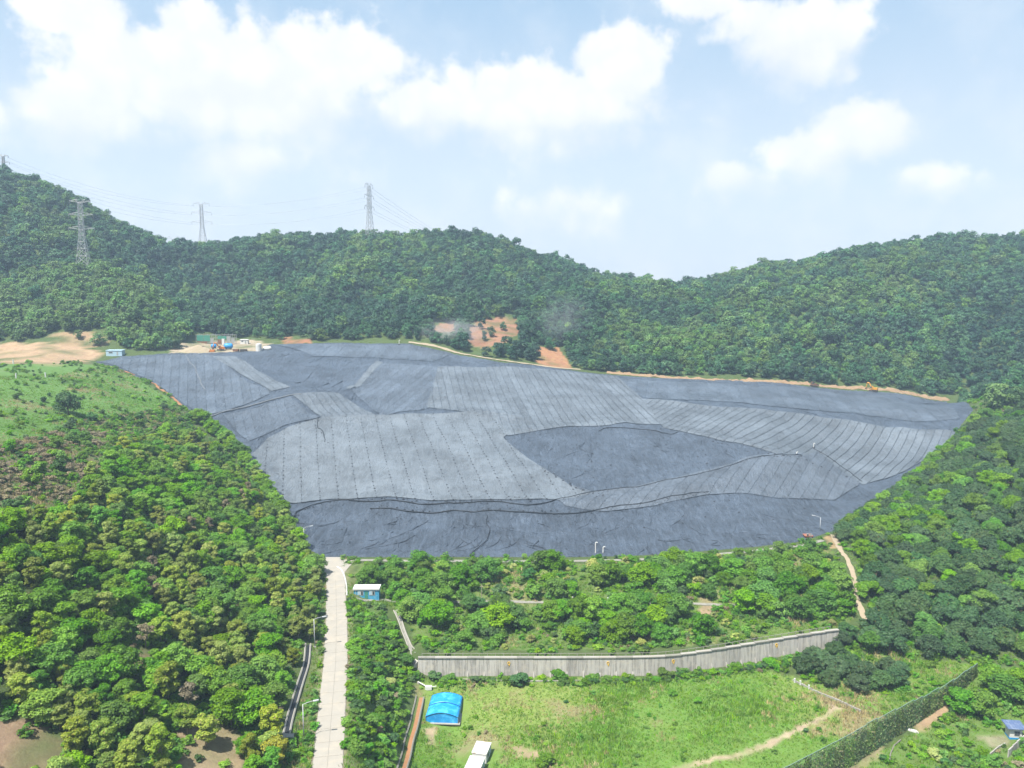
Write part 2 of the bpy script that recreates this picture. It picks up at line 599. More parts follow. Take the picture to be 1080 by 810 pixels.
def densify(line, step):
    out = []
    for a, b in zip(line[:-1], line[1:]):
        n = max(1, int(math.dist(a, b) / step))
        for i in range(n):
            out.append((a[0] + (b[0] - a[0]) * i / n, a[1] + (b[1] - a[1]) * i / n))
    out.append(tuple(line[-1]))
    return out


def smooth_line(P, n=6):
    """Catmull-Rom through points of any dimension"""
    P = [np.array(p, float) for p in P]
    P = [2 * P[0] - P[1]] + P + [2 * P[-1] - P[-2]]
    out = []
    for i in range(1, len(P) - 2):
        for k in range(n):
            t = k / n
            out.append(0.5 * ((2 * P[i]) + (P[i + 1] - P[i - 1]) * t + (2 * P[i - 1] - 5 * P[i] + 4 * P[i + 1] - P[i + 2]) * t * t
                              + (3 * P[i] - P[i - 1] - 3 * P[i + 1] + P[i + 2]) * t ** 3))
    out.append(P[-2])
    return [tuple(p) for p in out]


def ribbon(name, line, half, mat, lift=0.05, zfun=gz, step=1.2, across=4, jitter=0.0, parent=None, seed=1, rough=0.0):
    """a strip of ground cover along a line in plan, draped on the ground"""
    L = densify(line, step)
    n = len(L)
    V, F = [], []
    for i, p in enumerate(L):
        a, b = L[max(i - 1, 0)], L[min(i + 1, n - 1)]
        d = Vector((b[0] - a[0], b[1] - a[1])).normalized()
        w = half if not callable(half) else half(i / (n - 1))
        for k in range(across + 1):
            t = (k / across * 2 - 1) * w
            if k in (0, across):
                t += jitter * float(vnoise(np.array([i * 1.7 + 31 * k]), np.array([seed * 7.7]), 3.0, seed)[0])
            x, y = p[0] - d.y * t, p[1] + d.x * t
            V.append((x, y, zfun(x, y) + lift + (rough * abs(float(vnoise(np.array([x]), np.array([y]), 3.0, 8, 3)[0])) if 0 < k < across else 0)))
    m = across + 1
    for i in range(n - 1):
        for k in range(across):
            F.append((i * m + k, i * m + k + 1, (i + 1) * m + k + 1, (i + 1) * m + k))
    F = np.array(F)[:, ::-1]
    return link(name, np_mesh(name, V, F, True), mat, parent)


def cdt_patch(poly, step, zfun, seed=0):
    """triangles filling a plan outline, with points about every step metres"""
    edge = densify(list(poly) + [poly[0]], step)[:-1]
    ex = [p[0] for p in edge]
    ey = [p[1] for p in edge]
    gx, gy = np.meshgrid(np.arange(min(ex), max(ex), step), np.arange(min(ey), max(ey), step), indexing='ij')
    r = np.random.default_rng(seed)
    gx = gx.ravel() + r.uniform(-.2, .2, gx.size) * step
    gy = gy.ravel() + r.uniform(-.2, .2, gy.size) * step
    k = inside(gx, gy, edge)
    gx, gy = gx[k], gy[k]
    if len(gx):
        d, _, _ = seg_dist(gx, gy, edge + edge[:1])
        gx, gy = gx[d > step * .45], gy[d > step * .45]
    pts = [Vector(p) for p in edge] + [Vector((a, b)) for a, b in zip(gx, gy)]
    n = len(edge)
    v, _, f, _, _, _ = delaunay_2d_cdt(pts, [], [list(range(n))], 1, 1e-4)
    f = [t for t in f if len(t) == 3]
    if not f:
        return None, None
    V = np.array([(p.x, p.y) for p in v])
    F = np.array(f)
    a, b, c = V[F[:, 0]], V[F[:, 1]], V[F[:, 2]]
    flip = ((b[:, 0] - a[:, 0]) * (c[:, 1] - a[:, 1]) - (b[:, 1] - a[:, 1]) * (c[:, 0] - a[:, 0])) < 0
    F[flip] = F[flip][:, ::-1]
    return np.c_[V, zfun(V[:, 0], V[:, 1])], F


def clip_half(poly, nx, ny, c):
    """keep the part of a plan outline where nx*x + ny*y <= c"""
    out = []
    for i in range(len(poly)):
        a, b = poly[i], poly[(i + 1) % len(poly)]
        da, db = nx * a[0] + ny * a[1] - c, nx * b[0] + ny * b[1] - c
        if da <= 0:
            out.append(a)
        if (da < 0 < db) or (db < 0 < da):
            t = da / (da - db)
            out.append((a[0] + (b[0] - a[0]) * t, a[1] + (b[1] - a[1]) * t))
    return out


# ------------------------------------------------------------------ materials
def material(name):
    m = bpy.data.materials.new(name)
    m.use_nodes = True
    T = NT(m.node_tree)
    T.n.clear()
    out = T.node('ShaderNodeOutputMaterial')
    b = T.node('ShaderNodeBsdfPrincipled')
    T.l.new(b.outputs[0], out.inputs[0])
    return m, T, b, out


def plain(name, col, rough=0.7, var=0.12, scale=1.5, metal=0.0, dirt=None, dirt_amt=0.4, dscale=0.6, spec=0.3, bump=0.0, bscale=8.0):
    """painted metal, plaster, concrete: colour with soft variation and optional blotches of dirt"""
    m, T, b, out = material(name)
    co = T.node('ShaderNodeTexCoord').outputs['Object']
    n = T.noise(co, scale, 5, .6)
    c = T.mix(n, tuple(v * (1 - var) for v in col), tuple(min(1, v * (1 + var)) for v in col))
    if dirt is not None:
        c = T.mix(T.math('MULTIPLY', T.ramp(T.noise(co, dscale, 6, .65, .6), .45, .7), dirt_amt), c, dirt)
    T.l.new(c, b.inputs['Base Color'])
    b.inputs['Roughness'].default_value = rough
    b.inputs['Metallic'].default_value = metal
    b.inputs['Specular IOR Level'].default_value = spec
    if bump:
        bn = T.node('ShaderNodeBump')
        bn.inputs['Strength'].default_value = bump
        bn.inputs['Distance'].default_value = 0.05
        T.l.new(T.noise(co, bscale, 4, .6), bn.inputs['Height'])
        T.l.new(bn.outputs[0], b.inputs['Normal'])
    return m


def foliage(name, ca, cb, trans=0.3, dead=None, dead_amt=0.0, hue=0.035, val=0.3, gain=1.62):
    """leaves: each leaf face and each plant gets its own shade"""
    m, T, b, out = material(name)
    geo = T.node('ShaderNodeNewGeometry')
    oi = T.node('ShaderNodeObjectInfo')
    ca, cb = tuple(v * gain for v in ca), tuple(v * gain for v in cb)
    c = T.mix(geo.outputs['Random Per Island'], ca, cb)
    if dead is not None:
        r2 = T.math('FRACT', T.math('MULTIPLY', geo.outputs['Random Per Island'], 37.7))
        c = T.mix(T.math('MULTIPLY', T.math('LESS_THAN', r2, dead_amt), 0.85), c, dead)
    hs = T.node('ShaderNodeHueSaturation')
    T.l.new(c, hs.inputs['Color'])
    r1 = T.math('FRACT', T.math('MULTIPLY', oi.outputs['Random'], 13.7))
    T.put(hs.inputs['Hue'], T.math('MULTIPLY_ADD', r1, hue, 0.5 - hue / 2))
    T.put(hs.inputs['Value'], T.math('MULTIPLY_ADD', oi.outputs['Random'], 2 * val, 1 - val))
    T.put(hs.inputs['Saturation'], T.math('MULTIPLY_ADD', T.math('FRACT', T.math('MULTIPLY', oi.outputs['Random'], 71.3)), 0.25, 0.98))
    T.l.new(hs.outputs[0], b.inputs['Base Color'])
    b.inputs['Roughness'].default_value = 0.55
    b.inputs['Specular IOR Level'].default_value = 0.25
    tr = T.node('ShaderNodeBsdfTranslucent')
    hs2 = T.node('ShaderNodeHueSaturation')
    hs2.inputs['Value'].default_value = 1.25
    hs2.inputs['Hue'].default_value = 0.485
    T.l.new(hs.outputs[0], hs2.inputs['Color'])
    T.l.new(hs2.outputs[0], tr.inputs['Color'])
    mx = T.node('ShaderNodeMixShader')
    mx.inputs[0].default_value = trans
    T.l.new(b.outputs[0], mx.inputs[1])
    T.l.new(tr.outputs[0], mx.inputs[2])
    T.l.new(mx.outputs[0], out.inputs[0])
    return m


def membrane(name, col, sheen, wrinkle, random_amt=0.25, streak=0.3):
    """woven plastic liner: dusty blotches, fine creases with their shade painted in, slightly glossy"""
    m, T, b, out = material(name)
    geo = T.node('ShaderNodeNewGeometry').outputs['Position']
    oi = T.node('ShaderNodeObjectInfo')
    n1 = T.noise(geo, 0.06, 6, .6)
    n2 = T.noise(geo, 0.9, 5, .65)
    mp = T.node('ShaderNodeMapping')
    T.l.new(geo, mp.inputs[0])
    mp.inputs['Scale'].default_value = (1.0, 0.12, 1.0)
    mp.inputs['Rotation'].default_value = (0, 0, 0.2)
    n3 = T.noise(mp.outputs[0], 0.7, 5, .65)
    dark, lite = tuple(v * .72 for v in col), tuple(v * 1.28 for v in col)
    c = T.mix(T.ramp(n1, .3, .7), dark, lite)
    n4 = T.noise(geo, 0.28, 6, .7, .8)
    c = T.mix(T.math('MULTIPLY', T.ramp(n4, .5, .66), .5 + wrinkle * .25), c, tuple(v * .6 for v in col))
    fold_shade = T.math('ABSOLUTE', T.math('SUBTRACT', T.noise(mp.outputs[0], 0.42, 4, .6, 1.6), .5))
    c = T.mix(T.math('MULTIPLY', T.ramp(fold_shade, .022, .0), .35 * wrinkle), c, tuple(v * .45 for v in col))  # shade of the wrinkle lines, put into the colour
    c = T.mix(T.math('MULTIPLY', T.ramp(n3, .42, .68), streak), c, tuple(v * 1.5 for v in col))
    c = T.mix(T.math('MULTIPLY', T.ramp(n2, .52, .74), .45), c, tuple(v * .55 for v in col))
    hs = T.node('ShaderNodeHueSaturation')
    T.l.new(c, hs.inputs['Color'])
    T.put(hs.inputs['Value'], T.math('MULTIPLY_ADD', oi.outputs['Random'], random_amt, 1 - random_amt / 2))
    T.l.new(hs.outputs[0], b.inputs['Base Color'])
    b.inputs['Roughness'].default_value = sheen
    b.inputs['Specular IOR Level'].default_value = 0.45
    wv = T.noise(geo, 0.22, 6, .66, 1.2)
    wf = T.noise(mp.outputs[0], 0.55, 6, .7, 1.0)
    hgt = T.math('ADD', T.math('ABSOLUTE', T.math('SUBTRACT', wv, .5)), T.math('MULTIPLY', T.math('ABSOLUTE', T.math('SUBTRACT', wf, .5)), .8))
    bn = T.node('ShaderNodeBump')
    bn.inputs['Strength'].default_value = wrinkle
    bn.inputs['Distance'].default_value = 3.0
    T.l.new(hgt, bn.inputs['Height'])
    T.l.new(bn.outputs[0], b.inputs['Normal'])
    return m


def ground_material():
    m, T, b, out = material('ground')
    at = T.node('ShaderNodeAttribute', attribute_name='gcol')
    pos = T.node('ShaderNodeNewGeometry').outputs['Position']
    n1 = T.noise(pos, 0.35, 6, .65)
    n2 = T.noise(pos, 2.2, 5, .7)
    hs = T.node('ShaderNodeHueSaturation')
    T.l.new(at.outputs['Color'], hs.inputs['Color'])
    T.put(hs.inputs['Value'], T.math('ADD', T.math('MULTIPLY', n1, .8), T.math('MULTIPLY_ADD', n2, .7, .27)))
    T.put(hs.inputs['Hue'], T.math('MULTIPLY_ADD', n1, .06, .47))
    T.l.new(hs.outputs[0], b.inputs['Base Color'])
    b.inputs['Roughness'].default_value = 0.95
    b.inputs['Specular IOR Level'].default_value = 0.1
    bn = T.node('ShaderNodeBump')
    bn.inputs['Strength'].default_value = 0.8
    bn.inputs['Distance'].default_value = 0.35
    T.l.new(T.math('ADD', n1, T.math('MULTIPLY', n2, .4)), bn.inputs['Height'])
    T.l.new(bn.outputs[0], b.inputs['Normal'])
    return m


def wall_concrete():
    m, T, b, out = material('weathered_concrete')
    co = T.node('ShaderNodeTexCoord').outputs['Object']
    oi = T.node('ShaderNodeObjectInfo')
    mp = T.node('ShaderNodeMapping')
    T.l.new(co, mp.inputs[0])
    mp.inputs['Scale'].default_value = (1.0, 1.0, 0.05)
    ad = T.node('ShaderNodeVectorMath', operation='ADD')
    T.l.new(mp.outputs[0], ad.inputs[0])
    T.put(ad.inputs[1], T.math('MULTIPLY', oi.outputs['Random'], 40.0))
    st = T.noise(ad.outputs[0], 1.6, 5, .7)
    bl = T.noise(co, .8, 5, .6)
    c = T.mix(T.ramp(st, .30, .60), (.17, .16, .14), (.345, .33, .30))
    c = T.mix(T.math('MULTIPLY', T.ramp(bl, .45, .7), .5), c, (.40, .36, .29))
    hs = T.node('ShaderNodeHueSaturation')
    T.l.new(c, hs.inputs['Color'])
    T.put(hs.inputs['Value'], T.math('MULTIPLY_ADD', oi.outputs['Random'], .25, .85))
    T.l.new(hs.outputs[0], b.inputs['Base Color'])
    b.inputs['Roughness'].default_value = 0.9
    return m


M = {
    'ground': ground_material(),
    'wall': wall_concrete(),
    'concrete': plain('concrete', (0.272, 0.260, 0.232), .9, .12, .5, dirt=(.25, .22, .17), dirt_amt=.45, dscale=.35, bump=.2),
    'old_concrete': plain('old_concrete', (0.200, 0.192, 0.168), .9, .2, .8, dirt=(.13, .14, .09), dirt_amt=.6, dscale=.5),
    'slab': plain('road_slab', (0.262, 0.243, 0.210), .88, .1, .35, dirt=(.36, .31, .24), dirt_amt=.4, dscale=.22, bump=.15),
    'joint': plain('road_joint', (0.160, 0.148, 0.128), .95),
    'soil': plain('bare_soil', (0.216, 0.144, 0.084), .95, .25, .5, dirt=(.22, .17, .10), dirt_amt=.6, dscale=.25, bump=.5, bscale=2),
    'pale_soil': plain('pale_soil', (0.264, 0.216, 0.152), .95, .2, .5, dirt=(.24, .22, .12), dirt_amt=.55, dscale=.3, bump=.5, bscale=2),
    'orange_soil': plain('orange_soil', (0.240, 0.120, 0.056), .95, .25, .6, dirt=(.25, .14, .07), dirt_amt=.5, dscale=.4, bump=.5, bscale=2),
    'steel': plain('galvanised_steel', (0.336, 0.352, 0.360), .5, .08, 2, metal=.5),
    'pylon_steel': plain('weathered_pylon_steel', (.31, .315, .32), .6, .1, 2, metal=.3),
    'white_paint': plain('white_paint', (0.496, 0.496, 0.480), .5, .05, 2, dirt=(.4, .35, .28), dirt_amt=.3, dscale=.8),
    'lamp_white': plain('lamp_pole_paint', (0.36, 0.37, 0.38), .4, .05, 2),
    'lamp_glass': plain('lamp_lens', (0.640, 0.640, 0.608), .2, .02, 2),
    'blue_paint': plain('blue_wall_paint', (0.036, 0.240, 0.400), .5, .12, 1.2, dirt=(.30, .42, .48), dirt_amt=.35, dscale=1.0),
    'tarp': plain('blue_tarpaulin', (0.008, 0.216, 0.528), .42, .16, .7, dirt=(.10, .52, .86), dirt_amt=.6, dscale=.5, spec=.5, bump=.5, bscale=1.6),
    'rust_white': plain('rusting_white_roof', (0.576, 0.552, 0.504), .6, .06, 1, dirt=(.30, .14, .07), dirt_amt=.85, dscale=.32),
    'glass': plain('window_glass', (0.040, 0.056, 0.064), .08, .1, 2, spec=.8),
    'blue_roof': plain('blue_roof_sheet', (0.075, 0.110, 0.200), .5, .1, 1.5, dirt=(.35, .38, .42), dirt_amt=.3),
    'bark': plain('bark', (0.152, 0.120, 0.088), .95, .3, 3),
    'pale_bark': plain('pale_bark', (0.272, 0.240, 0.192), .9, .25, 3),
    'sandbag': plain('sandbag', (0.028, 0.032, 0.040), .9, .3, 3),
    'hose': plain('black_hose', (0.016, 0.019, 0.024), .6, .2, 3),
    'yellow': plain('machine_yellow', (0.496, 0.240, 0.028), .5, .12, 2, dirt=(.25, .14, .06), dirt_amt=.4),
    'orange': plain('machine_orange', (0.496, 0.168, 0.032), .5, .12, 2, dirt=(.25, .14, .06), dirt_amt=.4),
    'dark_metal': plain('dark_machine_metal', (0.048, 0.044, 0.040), .6, .2, 2, dirt=(.2, .13, .08), dirt_amt=.5),
    'tank_blue': plain('tank_blue', (0.024, 0.216, 0.496), .45, .1, 1.5),
    'pale_blue': plain('pale_blue_sheet', (0.288, 0.400, 0.464), .6, .1, 1.5),
    'green_net': plain('green_dust_net', (0.045, 0.190, 0.135), .8, .15, 1.2),
    'grey_panel': plain('grey_panel', (0.240, 0.248, 0.240), .8, .2, 1.2),
    'brown': plain('brown_metal', (0.152, 0.080, 0.048), .8, .2, 2),
    'yellow_mark': plain('yellow_marking_paint', (0.576, 0.360, 0.032), .7, .1, 3),
    'fence_green': plain('fence_green_net', (0.135, 0.200, 0.160), .6, .12, 2),
    'red_roof': plain('red_roof', (0.240, 0.092, 0.056), .7, .15, 2),
    'liner_dark': membrane('dark_liner', (0.061, 0.081, 0.111), .52, .9, .0, .45),
    'liner_mid': membrane('mid_liner', (0.073, 0.093, 0.121), .5, .7, .22, .4),
    'liner_lite': membrane('pale_liner', (0.104, 0.123, 0.143), .55, .6, .14, .35),
    'liner_lite2': membrane('pale_liner_upper', (0.097, 0.116, 0.137), .55, .6, .2, .35),
    'liner_mid2': membrane('mid_liner_lower', (0.083, 0.102, 0.128), .52, .7, .16, .4),
    'pale_edge': plain('pale_liner_edge', (0.160, 0.168, 0.176), .8, .2, 1),
    'leaf_bright': foliage('leaf_bright', (.058, .132, .016), (.126, .218, .032), .4),
    'leaf_olive': foliage('leaf_olive', (.085, .130, .026), (.170, .205, .052), .38, (.20, .16, .07), .02),
    'leaf_mid': foliage('leaf_mid', (.040, .095, .016), (.092, .170, .030), .34),
    'leaf_dark': foliage('leaf_dark', (.022, .052, .017), (.050, .092, .028), .2, hue=.05, val=.3),
    'leaf_orchard': foliage('leaf_orchard', (.022, .048, .019), (.046, .082, .031), .2, (.15, .12, .035), .015, hue=.04, val=.3),
    'leaf_shrub': foliage('leaf_shrub', (.042, .106, .018), (.096, .178, .036), .34),
    'leaf_pale': foliage('leaf_pale', (.12, .155, .045), (.22, .235, .085), .3),
    'leaf_dead': foliage('leaf_dead', (.090, .078, .046), (.140, .120, .075), .15, hue=.02),
    'leaf_yellow': foliage('leaf_yellow', (.14, .15, .02), (.24, .21, .03), .3),
    'far_a': foliage('far_leaf_green', (.019, .052, .025), (.045, .093, .040), .2, val=.4),
    'far_b': foliage('far_leaf_dark', (.012, .034, .021), (.028, .062, .034), .2, val=.35),
    'far_c': foliage('far_leaf_light', (.042, .088, .026), (.086, .138, .046), .25, val=.35),
    'grass': foliage('grass_blades', (.060, .130, .020), (.120, .200, .038), .34, (.18, .15, .08), .05, hue=.04),
    'grass_dry': foliage('dry_grass_blades', (.16, .14, .075), (.26, .21, .12), .2, hue=.04),
    'vine': foliage('vine_leaf', (.050, .085, .034), (.115, .155, .062), .25, (.19, .16, .10), .15),
}


# ------------------------------------------------------------------ the ground
PXG, PYG = to_px(GX, GY, H)
FIELD_PX = [(440, 716), (600, 716), (720, 716), (810, 706), (860, 722), (940, 757), (880, 800), (800, 860), (430, 860), (432, 800)]
ROADSLOPE_PX = [(366, 640), (405, 642), (434, 700), (438, 722), (430, 760), (416, 860), (362, 860)]
BERM_PX = [(378, 594.5), (440, 594.8), (600, 595), (700, 592), (780, 586), (860, 575), (878, 580), (893, 615), (902, 650), (880, 664), (800, 674), (700, 683), (560, 685), (447, 685), (428, 655), (410, 640), (376, 640)]
LEFTWOOD_PX = [(-260, 575), (-40, 566), (30, 556), (70, 545), (105, 500), (130, 478), (175, 462), (205, 462), (235, 484), (262, 515), (284, 548), (306, 580), (325, 592), (338, 620), (335, 662), (318, 700), (300, 760), (286, 900), (-260, 1000)]
SCRUB_PX = [(-260, 450), (0, 470), (40, 462), (100, 440), (180, 430), (205, 445), (205, 462), (130, 478), (105, 500), (70, 545), (30, 556), (-260, 575)]
KNOLL_PX = [(-260, 385), (0, 384), (98, 384), (140, 396), (188, 426), (150, 436), (100, 440), (40, 462), (0, 470), (-260, 450)]
ORCHARD_PX = [(886, 566), (910, 548), (940, 526), (970, 502), (1000, 476), (1026, 448), (1050, 420), (1085, 402), (1350, 380), (1350, 720), (1060, 700), (1000, 697), (962, 696), (925, 690), (885, 690), (905, 665), (918, 655), (914, 630), (902, 600)]
DOMES_PX = [(838, 700), (862, 688), (905, 690), (960, 706), (958, 724), (925, 732), (880, 722), (845, 716)]
LOWRIGHT_PX = [(1032, 704), (1350, 712), (1350, 900), (900, 900), (905, 806), (1000, 752)]
SOILS = [  # picture outline, colour of the soil
    ([(0, 362), (70, 362), (112, 372), (98, 381), (60, 384), (-260, 384), (-260, 362)], (0.279, 0.195, 0.123)),
    ([(52, 352), (95, 350), (118, 360), (110, 366), (55, 364)], (0.235, 0.167, 0.100)),
    ([(492, 350), (502, 338), (538, 334), (553, 342), (546, 354), (528, 364), (504, 366), (488, 358)], (0.22, 0.12, 0.075)),
    ([(566, 366), (590, 366), (604, 390), (566, 388)], (0.251, 0.134, 0.072)),
    ([(452, 343), (482, 340), (482, 350), (456, 352)], (0.223, 0.117, 0.061)),
    ([(296, 356), (328, 356), (330, 363), (296, 363)], (0.235, 0.112, 0.067)),
    ([(190, 364), (225, 358), (300, 364), (300, 372), (180, 373)], (0.257, 0.212, 0.156)),
    ([(880, 743), (888, 748), (870, 761), (846, 772), (820, 785), (800, 792), (770, 801), (715, 813), (705, 808), (770, 796), (812, 781), (842, 767), (868, 754)], (0.279, 0.223, 0.151)),
    ([(448, 768), (462, 770), (460, 786), (454, 790)], (0.279, 0.217, 0.139)),
    ([(535, 785), (565, 792), (580, 800), (552, 800)], (0.235, 0.184, 0.112)),
    ([(962, 764), (975, 752), (1000, 744), (1002, 752), (985, 764), (968, 776)], (0.257, 0.184, 0.112)),
    ([(890, 812), (905, 798), (930, 786), (928, 794), (912, 806), (905, 818)], (0.257, 0.201, 0.128)),
    ([(1028, 774), (1062, 774), (1066, 786), (1044, 790)], (0.223, 0.184, 0.139)),
    ([(-80, 770), (30, 760), (68, 778), (70, 850), (-80, 850)], (0.189, 0.131, 0.086)),
    ([(90, 690), (150, 684), (166, 700), (120, 716), (88, 712)], (0.189, 0.134, 0.084)),
    ([(190, 770), (225, 756), (262, 780), (255, 850), (180, 850)], (0.201, 0.156, 0.095)),
    ([(240, 620), (262, 628), (250, 650), (232, 640)], (0.179, 0.123, 0.078)),
    ([(735, 628), (752, 634), (752, 652), (738, 650)], (0.212, 0.156, 0.100)),
    ([(868, 566), (884, 562), (888, 576), (876, 580)], (0.257, 0.173, 0.095)),
    ([(0, 596), (18, 592), (16, 604), (-30, 606)], (0.184, 0.139, 0.095)),
]
YGRID_NEAR = GY < 470


def region(poly, near=True):
    """ground points whose place in the picture lies inside an outline"""
    k = inside(PXG, PYG, poly)
    return k & (YGRID_NEAR if near else ~YGRID_NEAR)


def paint_ground():
    n1 = vnoise(GX, GY, 9, 21, 4)
    n2 = vnoise(GX, GY, 26, 22, 4)
    C = np.empty(GX.shape + (3,))
    C[:] = (.055, .080, .026)                      # floor of the woods

    def put(mask, col, w=1.0):
        w = (mask * w)[..., None]
        C[:] = C * (1 - w) + np.array(col) * w

    put(region(FIELD_PX), (.095, .165, .032))
    put(region(FIELD_PX), (.150, .185, .048), np.clip(n2 * 1.6 + .1, 0, .8))
    put(region(FIELD_PX), (.185, .150, .090), np.clip(n1 * 2.2 + n2 * 1.5 - .75, 0, .7))
    put(region(ROADSLOPE_PX), (.070, .110, .030))
    put(region(BERM_PX), (.085, .125, .034))
    put(region(BERM_PX), (.17, .16, .075), np.clip(n2 * 2 - .1, 0, .8))
    put(region(KNOLL_PX), (.080, .150, .038))
    put(region(KNOLL_PX), (.16, .145, .075), np.clip(n1 * 1.6 + n2 - .55, 0, .6))
    put(region(SCRUB_PX), (.140, .110, .078))
    put(region(SCRUB_PX), (.085, .125, .04), np.clip(n1 * 2 + .3, 0, 1))
    put(region(ORCHARD_PX), (.060, .085, .028))
    put(region(LOWRIGHT_PX), (.085, .135, .032))
    put(region(DOMES_PX), (.085, .135, .032))
    put(region([(900, 690), (962, 696), (1000, 697), (1034, 702), (1000, 730), (958, 760), (912, 750), (850, 722), (958, 726)]), (.105, .160, .036))
    for poly, col in SOILS:
        far = poly[0][1] < 400 and poly[0][1] > 300 and not (poly[0][0] == 0)
        k = inside(PXG + n1 * 5, PYG + n1 * 3.5 + n2 * 2.5, poly) & ((GY > 440) if far else (GY < 480))
        put(k, col, np.clip(.85 + n1 * 1.1, 0, 1))
    put((_d < 6.5), (.10, .12, .045), .8)
    put((_d < 3.9), (.20, .18, .12), .6)
    return C


GC = paint_ground()


def build_terrain():
    nx, ny = len(XS), len(YS)
    V = np.stack([GX, GY, H], -1).reshape(-1, 3)
    idx = np.arange(nx * ny).reshape(nx, ny)
    F = np.stack([idx[:-1, :-1], idx[1:, :-1], idx[1:, 1:], idx[:-1, 1:]], -1).reshape(-1, 4)
    me = np_mesh('terrain', V, F, True)
    at = me.color_attributes.new('gcol', 'FLOAT_COLOR', 'POINT')
    at.data.foreach_set('color', np.c_[GC.reshape(-1, 3), np.ones(nx * ny)].astype(np.float32).ravel())
    return tag(link('terrain', me, M['ground']), 'hilly ground of the valley under the woods, field and landfill', kind='structure')


build_terrain()


# ------------------------------------------------------------------ the landfill and its cover
def crease(x, y, amp):
    """real folds of the liner"""
    w = vnoise(x, y * .6, 9, 31, 4, .6)
    v = vnoise(x * .95 + y * .3, y * .22, 4.2, 32, 3)
    return amp * (np.abs(w) * -1.6 + (np.abs(v) * -1.0 + .3) * .8 + .3)


cover = thing('landfill_cover', 'huge landfill mound covered with dark grey and pale grey plastic liner sheets', 'landfill cover')


def build_cover():
    edge = [tuple(p) for p in LF]
    V, F = cdt_patch(edge, 1.35, lambda x, y: surf(x, y), 1)
    dl, _, _ = seg_dist(V[:, 0], V[:, 1], edge + edge[:1])
    V[:, 2] += .05 + crease(V[:, 0], V[:, 1], .42) * np.clip(dl / 4, 0, 1)
    V[:, 2] = np.where(dl < .2, V[:, 2] - .5, V[:, 2])        # tucked in at the edge
    o = link('liner', np_mesh('liner', V, F, True), M['liner_dark'], cover)
    o['label'] = 'dark wrinkled bluish grey liner below and between the pale sheets'


build_cover()


def build_folds():
    """long folds of the liner running down the slopes"""
    r = random.Random(44)
    done = 0
    spans = [(325, 880, 540, 584, 135), (550, 830, 460, 508, 62), (230, 430, 380, 430, 24), (660, 990, 402, 432, 40), (300, 430, 366, 378, 8)]
    for x0, x1, y0, y1, n in spans:
        for _ in range(n):
            q = sp(r.uniform(x0, x1), r.uniform(y0, y1))
            a = r.gauss(-math.pi / 2 + (q.x / 400), .5)
            pts = []
            p = Vector((q.x, q.y))
            for k in range(r.randrange(5, 18)):
                if not bool(inside(p.x, p.y, LF)):
                    break
                pts.append((p.x, p.y, float(surf(p.x, p.y)) + .06))
                a += r.gauss(0, .16)
                p = p + Vector((math.cos(a), math.sin(a))) * 1.6
            if len(pts) > 3:
                m = len(pts)
                mb = MB()
                rad = r.uniform(.12, .36)
                mb.tube([pts[0], *pts[1:]], rad, 6, rad * .4)
                mb.build('liner_fold', M['liner_dark'], cover, smooth=True)


build_folds()

ZONES = [  # picture outline, seam direction in plan, sheet width, material, lift, bags on the seams
    ([(262, 482), (282, 463), (304, 451), (335, 442), (400, 438), (455, 437), (498, 434), (526, 443), (537, 457), (531, 462), (545, 475), (575, 496), (602, 513), (622, 521),
      (590, 528), (540, 528), (480, 528), (416, 525), (350, 527), (305, 531), (294, 522), (278, 502)], (-.27, 1), 7.3, 'liner_lite', .40, True),
    ([(309, 417), (357, 415), (396, 439), (340, 443), (330, 434)], (-.62, 1), 3.6, 'liner_lite2', .38, False),
    ([(462, 387), (530, 387), (600, 392), (650, 397), (668, 412), (680, 424), (697, 448), (660, 446), (600, 450), (535, 460), (520, 446), (498, 437), (450, 430)], (-.17, 1), 4.0, 'liner_lite2', .38, False),
    ([(676, 421), (759, 430), (818, 434), (878, 442), (952, 451), (1010, 455), (988, 476), (955, 497), (910, 512), (862, 476), (845, 481), (818, 479), (759, 465), (730, 458), (700, 452), (690, 440)], (.79, 1), 3.9, 'liner_lite2', .37, False),
    ([(404, 383), (463, 388), (452, 431), (402, 440), (372, 412)], (.35, 1), 3.9, 'liner_mid', .36, False),
    ([(222, 376), (247, 376), (306, 409), (286, 413)], (-.75, 1), 4.0, 'liner_lite2', .38, False),
    ([(104, 382), (185, 374), (224, 375), (262, 404), (288, 414), (240, 434), (212, 438), (188, 422), (150, 398)], (-.4, 1), 4.4, 'liner_mid', .34, False),
    ([(236, 438), (306, 419), (336, 441), (300, 449), (262, 466)], (-.45, 1), 4.2, 'liner_mid', .34, False),
    ([(652, 399), (760, 405), (850, 411), (930, 418), (1005, 430), (1012, 442), (930, 440), (850, 432), (760, 424), (678, 420)], (.2, 1), 6.0, 'liner_mid', .34, False),
    ([(398, 381), (404, 383), (373, 411), (365, 411)], (.3, 1), 9.0, 'liner_lite', .46, False),
    ([(290, 364), (360, 363), (428, 364), (475, 374), (455, 382), (400, 378), (330, 376)], (.1, 1), 9.0, 'liner_mid', .34, False),
    ([(604, 512), (625, 519), (665, 514), (718, 503), (772, 489), (830, 479), (862, 476), (908, 511), (880, 528), (820, 526), (748, 522), (690, 534), (640, 540), (596, 534), (588, 527)], (.6, 1), 4.4, 'liner_mid2', .35, False),
]
bag_spots, seams = [], []


